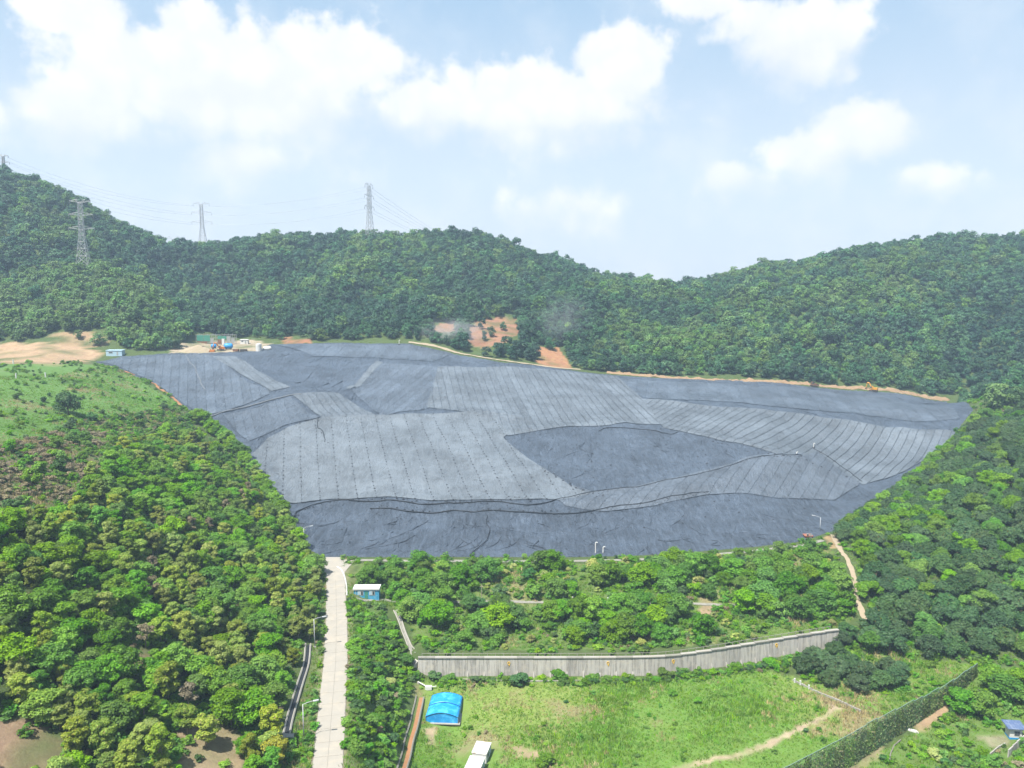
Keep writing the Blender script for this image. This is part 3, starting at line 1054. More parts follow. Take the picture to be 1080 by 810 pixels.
def build_sheets():
    for zi, (poly, d, width, mat, lift, bags) in enumerate(ZONES):
        P = [tuple(sp(*p)[:2]) for p in poly]
        L = math.hypot(*d)
        dx, dy = d[0] / L, d[1] / L
        nx, ny = dy, -dx
        cs = [nx * p[0] + ny * p[1] for p in P]
        k = 0
        gap = .03 if bags else (.13 if zi in (1, 2, 3) else .07)
        c = min(cs)
        while c < max(cs):
            Q = clip_half(clip_half(P, nx, ny, c + width - gap), -nx, -ny, -(c + gap))
            k += 1
            if len(Q) >= 3:
                area = abs(sum(Q[i][0] * Q[(i + 1) % len(Q)][1] - Q[(i + 1) % len(Q)][0] * Q[i][1] for i in range(len(Q)))) / 2
                if area > 6:
                    step = 1.7
                    r = random.uniform(-.02, .02)
                    V, F = cdt_patch(Q, step, lambda x, y: surf(x, y) + lift + r + crease(x, y, .14), zi * 100 + k)
                    if V is not None:
                        link('membrane_sheet', np_mesh('membrane_sheet', V, F, True), M[mat], cover)
                ts = [dx * q[0] + dy * q[1] for q in Q if abs(nx * q[0] + ny * q[1] - (c + gap)) < .4]
                if len(ts) >= 2:
                    t0, t1 = min(ts), max(ts)
                    seams.append((c, t0, t1, dx, dy, nx, ny, zi))
                    if bags or zi in (2, 3):
                        t = t0
                        while t < t1:
                            jt = random.uniform(-.18, .18)
                            bag_spots.append((dx * t + nx * (c + jt), dy * t + ny * (c + jt), lift + .10, .38 if bags else .18))
                            t += random.uniform(2.4, 4.0) if bags else random.uniform(1.6, 4.5)
            c += width


build_sheets()


def build_bags():
    """bags that weigh the seams down, each a few pixels at most: one mass"""
    V, F = [], []
    lines = [([(306, 546), (330, 534), (352, 529), (416, 527), (516, 530), (600, 525), (630, 519), (718, 505), (772, 491), (846, 482)], .45, 1.6),
             ([(575, 497), (602, 513), (640, 524)], .6, 1.3), ([(800, 478), (850, 486), (900, 505)], .7, 3.4), ([(392, 536), (502, 540), (600, 542), (748, 520)], .45, 2.2),
             ([(336, 442), (340, 455), (344, 468)], .5, 1.4)]
    for ln, size, gap in lines:
        P = densify([tuple(sp(*p)[:2]) for p in ln], gap)
        for p in P:
            if random.random() < .72:
                bag_spots.append((p[0] + random.uniform(-.9, .9), p[1] + random.uniform(-.9, .9), .3, size))
    for _ in range(150):
        q = sp(random.uniform(330, 900), random.uniform(452, 560))
        bag_spots.append((q.x, q.y, .2, random.uniform(.25, .5)))
    base = np.array([(1, 0, 0), (.55, .6, .05), (-.55, .6, .05), (-1, 0, 0), (-.55, -.6, .05), (.55, -.6, .05), (.45, .25, .5), (-.45, .25, .5), (-.45, -.25, .5), (.45, -.25, .5)])
    quads = [(0, 1, 6, 6), (1, 2, 7, 6), (2, 3, 7, 7), (3, 4, 8, 7), (4, 5, 9, 8), (5, 0, 9, 9), (0, 6, 9, 9), (6, 7, 8, 9)]
    tris = []
    for q in quads:
        tris.append((q[0], q[1], q[2]))
        if q[2] != q[3]:
            tris.append((q[0], q[2], q[3]))
    tris = np.array(tris)
    xs = np.array([b[0] for b in bag_spots])
    ys = np.array([b[1] for b in bag_spots])
    zs = surf(xs, ys)
    for i, (x, y, l, s) in enumerate(bag_spots):
        a = random.uniform(0, math.pi)
        ca, sa = math.cos(a), math.sin(a)
        b = base * (s * random.uniform(.8, 1.3))
        V.append(np.c_[x + b[:, 0] * ca - b[:, 1] * sa, y + b[:, 0] * sa + b[:, 1] * ca, zs[i] + l - .05 + b[:, 2]])
        F.append(tris + 10 * i)
    tag(link('sandbags', np_mesh('sandbags', np.concatenate(V), np.concatenate(F)), M['sandbag']),
        'many small dark sandbags weighing down the liner seams of the landfill', 'sandbags', kind='stuff')


build_bags()


def hose(px_line, r, label, mat='hose', wig=1.6):
    P = smooth_line([tuple(sp(*p)[:2]) for p in px_line], 6)
    P = densify(P, 2.0)
    n = len(P)
    pts = []
    for i, p in enumerate(P):
        w = wig * float(vnoise(np.array([i * 2.0]), np.array([px_line[0][0] * 1.0]), 9.0, 5)[0])
        pts.append((p[0] + w, p[1] + w, float(surf(p[0] + w, p[1] + w)) + .30 + r * .5))
    mb = MB().tube(pts, r, 6)
    return tag(mb.build('drain_hose', M[mat], smooth=True), label, 'hose', 'hoses lying on the landfill')


hose([(306, 548), (318, 538), (348, 530), (416, 528), (516, 531), (572, 531), (600, 525), (630, 519), (718, 505), (772, 491), (846, 481)], .2, 'long black hose curving along the lower edge of the pale liner field')
hose([(392, 536), (428, 539), (502, 540), (570, 542), (600, 542), (659, 534), (748, 519)], .22, 'black hose on the dark apron just below the longest hose')
hose([(858, 473), (875, 484), (893, 497), (908, 509)], .2, 'short straight black hose running down to the right edge of the landfill')
hose([(632, 455), (642, 452), (680, 454), (706, 458), (715, 456)], .16, 'thin black hose along the crest of the dark oval patch')
hose([(498, 584), (512, 570), (516, 556), (512, 545)], .14, 'thin dark hose running down the middle of the dark apron')
hose([(333, 443), (337, 452), (341, 462), (342, 467)], .2, 'short dark hose crossing the upper left corner of the pale liner field')
hose([(196, 375), (207, 392), (212, 404), (216, 411)], .14, 'thin pale pipe running down the upper left liner', 'pale_edge', .8)
hose([(220, 440), (240, 434), (270, 427), (309, 417), (318, 416)], .24, 'pale tube added as the light edge of the ridge between two dark liner slopes', 'pale_edge', .4)  # no real pipe: tube added to draw the light edge of the crease


# ------------------------------------------------------------------ road, paths, drains
def plane_z(z):
    return lambda x, y: z


def build_road():
    road = tag(ribbon('road', ROAD, 2.95, M['joint'], 0, plane_z(-0.03), 3.0, 2), 'pale concrete road running straight up to the landfill', kind='structure')
    L = densify(ROAD, 0.5)
    run = [0.0]
    for a, b in zip(L[:-1], L[1:]):
        run.append(run[-1] + math.dist(a, b))

    def at(r):
        i = min(max(int(np.searchsorted(run, r)), 1), len(L) - 1)
        t = (r - run[i - 1]) / (run[i] - run[i - 1])
        a, b = L[i - 1], L[i]
        d = Vector((b[0] - a[0], b[1] - a[1])).normalized()
        return a[0] + (b[0] - a[0]) * t, a[1] + (b[1] - a[1]) * t, d
    r = 1.0
    while r < min(run[-1], 260) - 5:
        for side in (-1, 1):
            q = []
            for rr, ww in ((r + .03, .03), (r + .03, 2.85), (r + 4.97, 2.85), (r + 4.97, .03)):
                x, y, d = at(rr)
                w = ww * side + (random.uniform(-.12, .12) if ww > 1 else 0)
                q.append((x - d.y * w, y + d.x * w))
            if side < 0:
                q = q[::-1]
            z = random.uniform(0, .012)
            MB().prism(q, -.02, .012 + z).build('slab', M['slab'], road)
        r += 5.0
    # the apron where the road meets the foot of the mound
    ap = [at_z(a, b, 0)[:2] for a, b in [(326, 587.6), (374, 587.6), (373, 593), (369, 597), (364, 603), (362, 612), (346, 612), (340, 602), (334, 595)]]
    V, F = cdt_patch([tuple(p) for p in ap], 2.5, lambda x, y: np.full_like(x, .035))
    tag(link('road_apron', np_mesh('road_apron', V, F), M['slab']), 'flared concrete road end at the foot of the mound', kind='structure')
    # kerb that swings round the right side of the flare
    P = smooth_line([at_z(a, b, 0)[:2] for a, b in [(366, 628), (365.5, 618), (363.5, 608), (360, 601), (355.5, 598)]], 5)
    mb = MB()
    for a, b in zip(P[:-1], P[1:]):
        mb.beam((a[0], a[1], .1), (b[0], b[1], .1), .3)
    tag(mb.build('kerb', M['white_paint']), 'pale curved kerb on the right of the road end', kind='structure')


build_road()
rb = ribbon('toe_track', [tuple(gp(*p)[:2]) for p in [(374, 591), (450, 592.5), (600, 592), (700, 589), (780, 583), (850, 575), (868, 570)]], .9, M['old_concrete'], .12, gz, 1.5, 4, .3)
tag(rb, 'narrow concrete track along the foot of the mound', kind='structure')
rb = ribbon('bench_path', [tuple(gp(*p)[:2]) for p in [(376, 631), (402, 632.5), (460, 634), (535, 634.5), (600, 635), (660, 636), (730, 637), (790, 640)]], .6, M['old_concrete'], .14, gz, 1.2, 4, .2)
tag(rb, 'narrow concrete path on the bench between the shrubs', kind='structure')
rb = ribbon('dirt_path', smooth_line([tuple(gp(*p)[:2]) for p in [(878, 564), (884, 576), (893, 590), (900, 603), (902, 618), (904, 632), (908, 643), (913, 654)]], 5), .8, M['pale_soil'], .12, gz, 1.0, 4, .8)
tag(rb, 'pale dirt path climbing between the berm shrubs and the orchard', kind='structure')
rb = ribbon('rim_bank', smooth_line([tuple(gp(*p)[:2]) for p in [(128, 391), (150, 399), (168, 409), (184, 421), (196, 432)]], 5), .9, M['orange_soil'], .25, gz, 1.5, 4, 1.2, rough=.9)
tag(rb, 'thin rim of orange soil along the left edge of the liner', kind='structure')
rb = ribbon('crest_track', smooth_line([tuple(gp(*p)[:2]) for p in [(431, 361), (470, 368.5), (530, 380.5), (575, 386.5), (612, 390)]], 5), 1.3, M['pale_soil'], .3, gz, 2.0, 4, 1.4, rough=.5)
tag(rb, 'pale dirt track along the back crest of the landfill', kind='structure')
rb = ribbon('spoil_track', smooth_line([tuple(gp(*p)[:2]) for p in [(640, 393), (760, 402), (850, 405.5), (930, 411), (1000, 421)]], 5), 2.2, M['soil'], .10, gz, 1.5, 6, 2.2, rough=2.6)
tag(rb, 'brown strip of loose soil behind the right crest of the landfill', kind='structure')


def channel(name, px_line, half, wall_h, floor_mat, wall_mat, label, cat, wall_t=.22, z=None):
    """an open concrete drain: dark floor between two low walls"""
    t = thing(name, label, cat)
    P = smooth_line([tuple((gp(*p) if z is None else at_z(p[0], p[1], z))[:2]) for p in px_line], 5)
    P = densify(P, 1.2)
    L, R, zs = [], [], []
    for i, p in enumerate(P):
        a, b = P[max(i - 1, 0)], P[min(i + 1, len(P) - 1)]
        d = Vector((b[0] - a[0], b[1] - a[1])).normalized()
        L.append((p[0] - d.y * half, p[1] + d.x * half))
        R.append((p[0] + d.y * half, p[1] - d.x * half))
        zs.append(gz(*p) + .04)
    V = [(q[0], q[1], h + .05) for (q, h) in zip(L, zs)] + [(q[0], q[1], h + .05) for (q, h) in zip(R, zs)]
    n = len(P)
    link('channel_floor', np_mesh('channel_floor', V, np.array([(n + i, n + i + 1, i + 1, i) for i in range(n - 1)])), floor_mat, t)
    for S_ in (L, R):
        mb = MB()
        for i in range(n - 1):
            mb.beam((S_[i][0], S_[i][1], max(zs[i], gz(*S_[i])) + wall_h / 2), (S_[i + 1][0], S_[i + 1][1], max(zs[i + 1], gz(*S_[i + 1])) + wall_h / 2), wall_h)
        mb.build('side_wall', wall_mat, t)
    return t


channel('drain_channel', [(325, 680), (323, 700), (317, 720), (311, 740), (306, 757), (302, 776)], .62, .3, M['hose'], M['concrete'], 'dark open drain with pale concrete edges left of the road', 'drain')
channel('drain_ditch', [(443, 736), (440, 750), (436, 768), (431, 785), (426, 806), (420, 830)], .95, .28, M['orange_soil'], M['old_concrete'], 'ditch of orange soil at the foot of the road slope', 'ditch')
channel('drain_chute', [(417, 644), (422, 655), (426, 667), (431, 679), (436, 691)], .5, .26, M['old_concrete'], M['concrete'], 'concrete drain chute running down to the left end of the retaining wall', 'drain')
q = gp(304, 779)
t = thing('drain_outlet', 'small white concrete outlet box at the lower end of the dark drain', 'drain outlet', q)
MB().box((0, 0, .25), (1.9, 1.2, .7)).build('box_body', M['white_paint'], t)
MB().box((0, 0, .66), (2.1, 1.4, .1)).build('lid', M['concrete'], t)
a_, b_ = gp(441, 721), gp(452, 727)
t = thing('white_pipe', 'white pipe leading down to a small box beside the blue shelter', 'pipe', a_)
MB().tube([(0, 0, .5), tuple(b_ - a_ + Vector((0, 0, .5)))], .16, 8).build('pipe', M['white_paint'], t)
MB().box(tuple(b_ - a_ + Vector((0, 0, .45))), (1.7, 1.0, .9)).build('valve_box', M['white_paint'], t)
MB().tube([tuple(b_ - a_ + Vector((.5, 0, .6))), tuple(b_ - a_ + Vector((2.0, .5, .6)))], .12, 8).build('outlet', M['white_paint'], t)
MB().box((0, 0, .2), (.5, .5, .6)).build('support', M['concrete'], t)


# ------------------------------------------------------------------ retaining wall
def build_wall():
    t = thing('retaining_wall', 'long weathered concrete retaining wall with buttress feet behind the green field', 'retaining wall')
    P = densify(smooth_line(WALL_XY, 6), .5)
    run = [0.0]
    for a, b in zip(P[:-1], P[1:]):
        run.append(run[-1] + math.dist(a, b))
    tot = run[-1]

    def at(r):
        i = min(max(int(np.searchsorted(run, r)), 1), len(P) - 1)
        k = (r - run[i - 1]) / max(run[i] - run[i - 1], 1e-6)
        a, b = P[i - 1], P[i]
        d = Vector((b[0] - a[0], b[1] - a[1])).normalized()
        return Vector((a[0] + (b[0] - a[0]) * k, a[1] + (b[1] - a[1]) * k)), d

    def base(r):
        p, d = at(r)
        return gz(p.x + d.y * 1.6, p.y - d.x * 1.6)
    n = 27
    w = tot / n
    mark_at = {5: 0, 11: 1, 15: 2, 22: 3}
    for i in range(n):
        r0, r1 = i * w + .03, (i + 1) * w - .03
        (p0, d0), (p1, d1) = at(r0), at(r1)
        d = (p1 - p0).normalized()
        nrm = Vector((d.y, -d.x))               # towards the camera
        f = i / n
        top = -6.95 + max(0, (f - .55)) * 4.6
        b = min(base(r0), base(r1)) - .5
        mid = (p0 + p1) / 2
        th = .55
        mb = MB()
        A = [p0 + nrm * 0, p1 + nrm * 0, p1 - nrm * th, p0 - nrm * th]
        jog = nrm * random.uniform(0, .05)
        bb = len(mb.v)
        bat = nrm * .35                          # the face leans back a little
        mb.v += [Vector((q.x, q.y, b)) for q in (A[0] + bat + jog, A[1] + bat + jog, A[2], A[3])] + [Vector((q.x, q.y, top)) for q in (A[0] + jog, A[1] + jog, A[2], A[3])]
        for q in ((3, 2, 1, 0), (4, 5, 6, 7), (0, 1, 5, 4), (1, 2, 6, 5), (2, 3, 7, 6), (3, 0, 4, 7)):
            mb.f.append([bb + k for k in q])
        mb.build('wall_panel', M['wall'], t)
        # formwork ribs standing a little proud of the face
        rb_ = MB()
        for k in range(2):
            tt = (k + .5 + random.uniform(-.2, .2)) / 2
            lo, hi = A[0].lerp(A[1], tt) + bat, A[0].lerp(A[1], tt)
            rb_.beam((lo.x + nrm.x * .03, lo.y + nrm.y * .03, b), (hi.x + nrm.x * .03, hi.y + nrm.y * .03, top - .05), .1)
        rb_.build('rib', M['wall'], t)
        # buttress foot at the joint
        q0 = p0 + nrm * .02
        zb = base(r0) - .4
        hgt = random.uniform(1.5, 2.1)
        e = d * .22
        mb = MB()
        pts = [q0 - e + bat * .6, q0 + e + bat * .6]
        tri = []
        for s_ in (-1, 1):
            c = q0 + e * s_
            tri.append([(c.x, c.y, zb), ((c + nrm * 1.1).x, (c + nrm * 1.1).y, zb), ((c + nrm * .18).x, (c + nrm * .18).y, zb + hgt)])
        mb.poly(tri[0]).poly(tri[1][::-1])
        for k in range(3):
            mb.poly([tri[0][(k + 1) % 3], tri[0][k], tri[1][k], tri[1][(k + 1) % 3]])
        mb.build('buttress', M['concrete'], t)
        c = mid - nrm * .2
        MB().box((c.x, c.y, top + .14), ((p1 - p0).length + .02, .95, .26), math.atan2(d.y, d.x)).build('coping', M['concrete' if i % 3 else 'old_concrete'], t)
        if i in mark_at:
            # painted yellow mark: a ring with a short tail
            mb = MB()
            c3 = Vector((mid.x, mid.y, top - 1.35)) + Vector((nrm.x, nrm.y, 0)) * .2
            dd = Vector((d.x, d.y, 0))
            ring = [c3 + dd * math.cos(a) * .3 + Vector((0, 0, math.sin(a) * .38)) + Vector((nrm.x, nrm.y, 0)) * (-.02 * math.sin(a)) for a in np.linspace(0, 2 * math.pi, 14)]
            for u, v in zip(ring[:-1], ring[1:]):
                mb.beam(u, v, .13)
            mb.beam(c3 + dd * .28, c3 + dd * .1 + Vector((0, 0, -.8)) + Vector((nrm.x, nrm.y, 0)) * .06, .13)
            mb.build('yellow_mark', M['yellow_mark'], t)
    p0, d0 = at(0)
    mb = MB()                                   # splayed wing at the left end
    mb.beam((p0.x - .2, p0.y + .3, -9.6), (p0.x - 4.2, p0.y + 5.5, -8.6), 2.6, 1.2)
    mb.build('wing_wall', M['wall'], t)
    # rail of short posts and a pipe on the bank just behind the coping
    mb = MB()
    r = 1.0
    pts = []
    while r < tot:
        p, d = at(r)
        q = p - Vector((d.y, -d.x)) * 1.1
        z = -6.95 + max(0, (r / tot - .55)) * 4.6 + .1
        mb.box((q.x, q.y, z + .3), (.14, .14, 1.0))
        pts.append((q.x, q.y, z + .7))
        r += 2.2
    mb.tube(pts, .07, 5)
    mb.build('railing', M['old_concrete'], t)


build_wall()


# ------------------------------------------------------------------ buildings and street furniture
def street_lamp(px, py, rz, h, label):
    q = gp(px, py)
    t = thing('street_lamp', label, 'street lamp', q, rz, 'street lamps')
    MB().tube([(0, 0, .0), (0, 0, h)], .14, 8, .08).build('pole', M['lamp_white'], t, smooth=True)
    MB().tube([(0, 0, h - .1), (.9, 0, h + .25), (2.2, 0, h + .5)], .07, 6, .05).build('arm', M['lamp_white'], t, smooth=True)
    hd = MB().box((2.6, 0, h + .52), (1.1, .38, .16), m=Matrix.Rotation(-.12, 4, 'Y')).build('lamp_head', M['lamp_white'], t)
    MB().box((2.65, 0, h + .42), (.8, .3, .06), m=Matrix.Rotation(-.12, 4, 'Y')).build('lens', M['lamp_glass'], hd)
    MB().box((0, 0, .1), (.6, .6, .5)).build('base', M['concrete'], t)


street_lamp(321, 579, .3, 7.6, 'white street lamp by the road end at the foot of the landfill')
street_lamp(332, 683, .15, 7.6, 'white street lamp at mid road among the trees, upper of the two road lamps')
street_lamp(320.5, 780, .2, 7.6, 'white street lamp beside the dark drain, nearest of the lamps')
street_lamp(864.7, 562, 2.9, 6.0, 'white street lamp at the right foot of the landfill near the dirt path')


def blue_cabin():
    q = gp(387, 630)
    t = thing('site_cabin', 'small bright blue cabin with white flat roof among shrubs beside the road', 'cabin', (q.x, q.y + .5, q.z), .02)
    w, d, h = 7.6, 3.0, 3.0
    wl = MB().box((0, 0, h / 2 - .3), (w, d, h + .6)).build('wall', M['blue_paint'], t)
    r = MB().box((0, 0, h + .13), (w + .5, d + .5, .26)).build('roof', M['white_paint'], t)
    MB().box((0, -d / 2 - .28, h + .06), (w + .5, .06, .5)).build('fascia', M['white_paint'], r)
    for x in (-1.75, 1.75):
        wd = MB().box((x, -d / 2 - .04, 1.75), (1.7, .1, 1.35)).build('window', M['white_paint'], t)
        for k in (-1, 1):
            MB().box((x + k * .42, -d / 2 - .11, 1.75), (.62, .05, 1.05)).build('pane', M['pale_blue' if k < 0 else 'glass'], wd)
    dr = MB().box((0, -d / 2 - .04, 1.1), (1.0, .08, 2.2)).build('door', M['green_net'], t)
    MB().box((.35, -d / 2 - .1, 1.1), (.06, .06, .25)).build('handle', M['steel'], dr)
    for x in (-3.2, 3.2):
        MB().box((x, -d / 2 - .03, 1.5), (.12, .06, 3.0)).build('corner_post', M['white_paint'] if x < 0 else M['blue_paint'], t)


blue_cabin()


def guard_hut():
    q = gp(1071, 779)
    t = thing('guard_hut', 'small white guard hut with overhanging blue roof beside the grey wall', 'hut', (q.x, q.y + .8, q.z), -.12)
    t.scale = (.84, .84, .9)
    w, d, h = 3.2, 2.6, 2.8
    MB().box((0, 0, h / 2 + .3), (w, d, h)).build('wall', M['white_paint'], t)
    MB().box((0, 0, .1), (w + .06, d + .06, .62)).build('plinth', M['tank_blue'], t)
    r = MB().box((0, 0, h + .45), (w + 1.7, d + 1.5, .22), m=Matrix.Rotation(.1, 4, 'X')).build('roof', M['blue_roof'], t)
    for k in range(7):
        MB().box((-(w + 1.4) / 2 + k * (w + 1.4) / 6, 0, h + .58), (.07, d + 1.4, .06), m=Matrix.Rotation(.1, 4, 'X')).build('seam_rib', M['blue_roof'], r)
    wd = MB().box((.25, -d / 2 - .02, 1.6), (1.45, .08, 1.3)).build('window', M['grey_panel'], t)
    for k in (-1, 1):
        MB().box((.25 + k * .33, -d / 2 - .08, 1.6), (.56, .04, 1.05)).build('pane', M['glass'], wd)
    for k in range(5):
        MB().box((.25 - .6 + k * .3, -d / 2 - .13, 1.6), (.03, .03, 1.2)).build('bar', M['steel'], wd)
    dr = MB().box((w / 2 + .02, .2, 1.2), (.06, .9, 2.0)).build('door', M['blue_roof'], t)
    MB().box((w / 2 + .08, -.1, 1.2), (.05, .06, .2)).build('handle', M['steel'], dr)


guard_hut()


def low_wall(px_line, h, label, mat='old_concrete', seg=1.6, name='boundary_wall'):
    P = densify([tuple(gp(*p)[:2]) for p in px_line], seg)
    t = thing(name, label, 'wall')
    for a, b in zip(P[:-1], P[1:]):
        ang = math.atan2(b[1] - a[1], b[0] - a[0])
        z = min(gz(*a), gz(*b))
        L = math.dist(a, b)
        hh = h + random.uniform(-.04, .04)
        MB().box(((a[0] + b[0]) / 2, (a[1] + b[1]) / 2, z + hh / 2 - .3), (L - .03, .24, hh + .6), ang).build('block', M[mat], t)


low_wall([(1063, 799), (1072, 790), (1085, 778)], 1.9, 'grey concrete wall in front of the guard hut', 'wall')
low_wall([(1022, 815), (1036, 803), (1052, 790), (1060, 785)], .6, 'low pale wall leading from the picture edge to the guard hut', 'concrete')
low_wall([(836, 718), (856, 728), (880, 738), (908, 751)], .55, 'low pale kerb wall at the right end of the green field', 'concrete', name='kerb_wall')
low_wall([(488, 717), (560, 719), (640, 718)], .3, 'thin pale kerb in the grass below the retaining wall', 'concrete', 2.4, 'kerb_wall')
low_wall([(938, 806), (939, 796), (943, 787), (950, 781)], .3, 'curved low concrete edge beside the tall vine fence', 'joint', 1.2, 'kerb_wall')


def culvert():
    q = gp(962, 771)
    t = thing('culvert_block', 'white concrete culvert block lying by the dirt behind the vine fence', 'culvert', q, -.5)
    t.scale = (.6, .6, .6)
    MB().box((0, 0, .2), (3.0, 1.3, .6)).build('headwall', M['white_paint'], t)
    MB().tube([(-.6, -.45, .25), (-.6, .45, .25)], .38, 12).build('pipe', M['concrete'], t)
    for s in (-1, 1):
        MB().box((s * 1.9, -.3, .2), (.35, 1.2, .55), s * .5).build('wing', M['white_paint'], t)


culvert()


def posts(spots, h, w, mat, label, name='marker_post', cat='post', group=None):
    for i, (px, py) in enumerate(spots):
        q = gp(px, py)
        t = thing(name, label[i] if isinstance(label, list) else label, cat, q, 0, group)
        MB().box((0, 0, h / 2 - .15), (w, w, h + .3)).build('post', M[mat], t)
        MB().box((0, 0, h + .03), (w * 1.3, w * 1.3, .08)).build('cap', M[mat], t)


posts([(838, 720), (844, 722.5), (853, 727)], 1.1, .3, 'white_paint', ['white post at the far end of the field kerb wall', 'white post in the middle of the three on the field kerb wall', 'white post nearest the fence of the three on the field kerb wall'], group='posts on the field kerb')
posts([(594, 634), (604, 634.3), (614, 634.6), (641, 635), (649, 635)], 1.4, .26, 'white_paint', 'white post on the bench path among the shrubs', group='posts on the bench path')
posts([(14, 384), (17, 399), (48, 398)], 2.2, .4, 'white_paint', ['white post at the upper edge of the grassy knoll', 'white post on the grassy knoll near the left picture edge', 'white post right of the others on the grassy knoll'], group='posts on the knoll')
q = gp(508, 635)
t = thing('utility_pole', 'thin pale pole rising from the bench path among shrubs', 'pole', q)
MB().tube([(0, 0, -.2), (0, 0, 5.4)], .11, 8, .08).build('pole', M['pale_bark'], t)
MB().box((0, 0, 4.9), (1.0, .1, .1)).build('cross_arm', M['pale_bark'], t)


def vent(px, py, h, label):
    q = gp(px, py) if py > 585 else sp(px, py)
    t = thing('vent_pipe', label, 'vent pipe', q, 0, 'vent pipes on the landfill')
    MB().tube([(0, 0, -.3), (0, 0, h)], .2, 8).build('riser', M['white_paint'], t)
    MB().tube([(0, 0, h - .1), (.25, 0, h + .25), (.7, 0, h + .1)], .18, 8).build('bend', M['white_paint'], t)
    MB().box((0, 0, .3), (.9, .9, .7)).build('base', M['hose'], t)


vent(628, 586, 4.6, 'tall white vent pipe at the foot of the dark apron')
vent(636, 586, 3.0, 'short pale vent pipe beside the tall one at the apron foot')
vent(858, 473, 2.4, 'white vent pipe at the upper end of the short straight hose')
vent(840, 480, 1.3, 'small white vent pipe left of the short straight hose')
vent(421, 364, 3.0, 'vent pipe standing on the far crest of the landfill')


def blue_shelter():
    q = gp(469, 752)
    t = thing('tarpaulin_shelter', 'bright blue arched tarpaulin shelter standing in the green field', 'shelter', q, -.06)
    w, rise, h0 = 8.0, 1.05, 1.75

    def vault(y0, y1, lift, name):
        V, F = [], []
        n, m = 18, 12
        for j in range(m + 1):
            y = y0 + (y1 - y0) * j / m
            for i in range(n + 1):
                a = i / n * 2 - 1
                z = h0 + lift + rise * (1 - a * a) + .05 * math.sin(j * 2.6) * (1 - a * a) - .05 * random.random()
                V.append((a * w / 2, y, z))
        k = n + 1
        for j in range(m):
            for i in range(n):
                F.append((j * k + i, j * k + i + 1, (j + 1) * k + i + 1, (j + 1) * k + i))
        o = link(name, np_mesh(name, V, np.array(F), True), M['tarp'], t)
        s = o.modifiers.new('thickness', 'SOLIDIFY')
        s.thickness = .06
        return o
    vault(-4.8, .25, 0, 'roof_sheet')
    vault(-.05, 4.8, .22, 'roof_sheet')
    for s in (-1, 1):
        MB().box((s * (w / 2 - .05), 0, h0 / 2), (.08, 9.5, h0)).build('side_sheet', M['tarp'], t)
    for y in (-4.72, 4.72):
        pts = [(-w / 2 + .1, y, .15), (w / 2 - .1, y, .15)] + [((1 - 2 * i / 14) * (w / 2 - .1), y, h0 + rise * (1 - (1 - 2 * i / 14) ** 2) - .04) for i in range(15)]
        MB().poly(pts).build('end_sheet', M['tarp'], t)
    MB().box((0, 0, .03), (w + 1.0, 10.4, .22)).build('floor_slab', M['concrete'], t)
    for y in (-4.86, 0, 4.86):
        for s in (-1, 1):
            MB().tube([(s * (w / 2 + .02), y, 0), (s * (w / 2 + .02), y, h0 + .05)], .06, 6).build('post', M['steel'], t)
    arc = [((i / 12 * 2 - 1) * w / 2, -4.86, h0 + .06 + rise * (1 - (i / 12 * 2 - 1) ** 2)) for i in range(13)]
    MB().tube(arc, .06, 6).build('hoop', M['tarp'], t)


blue_shelter()


def white_cabins():
    a, b = Vector(at_z(510, 779, -10.0)), Vector(at_z(498, 806, -10.0))
    a, b = a + Vector((0, 2.2, 0)), b + Vector((0, 2.2, 0))
    d = (b - a)
    rz = math.atan2(d.y, d.x)
    for k, (f, L, lab) in enumerate(((.22, 4.6, 'white portable cabin with rust-stained roof in the field, farther of the pair'), (.82, 4.9, 'white portable cabin at the lower picture edge, nearer of the pair'))):
        c = a.lerp(b, f)
        z = gz(c.x, c.y)
        t = thing('portable_cabin', lab, 'cabin', (c.x, c.y, z), rz, 'white cabins in the field')
        h, w = 2.45, 3.3
        MB().box((0, 0, h / 2), (L, w, h)).build('wall', M['white_paint'], t)
        MB().box((0, 0, h + .06), (L + .16, w + .16, .14)).build('roof', M['rust_white' if k == 0 else 'white_paint'], t)
        for s in (-1, 1):
            MB().box((0, s * (w / 2 + .05), h + .17), (L + .16, .09, .09)).build('roof_rim', M['white_paint'], t)
        wd = MB().box((.6, w / 2 + .01, 1.5), (1.2, .07, .9)).build('window', M['steel'], t)
        MB().box((.6, w / 2 + .055, 1.5), (1.0, .04, .7)).build('pane', M['glass'], wd)
        dr = MB().box((-1.2, w / 2 + .01, 1.05), (.85, .07, 2.0)).build('door', M['pale_blue'], t)
        MB().box((-.9, w / 2 + .07, 1.05), (.06, .06, .2)).build('handle', M['dark_metal'], dr)
        if k == 1:
            wd = MB().box((L / 2 + .01, 0, 1.5), (.07, 1.3, .9)).build('window', M['steel'], t)
            MB().box((L / 2 + .055, 0, 1.5), (.04, 1.1, .7)).build('pane', M['glass'], wd)


white_cabins()


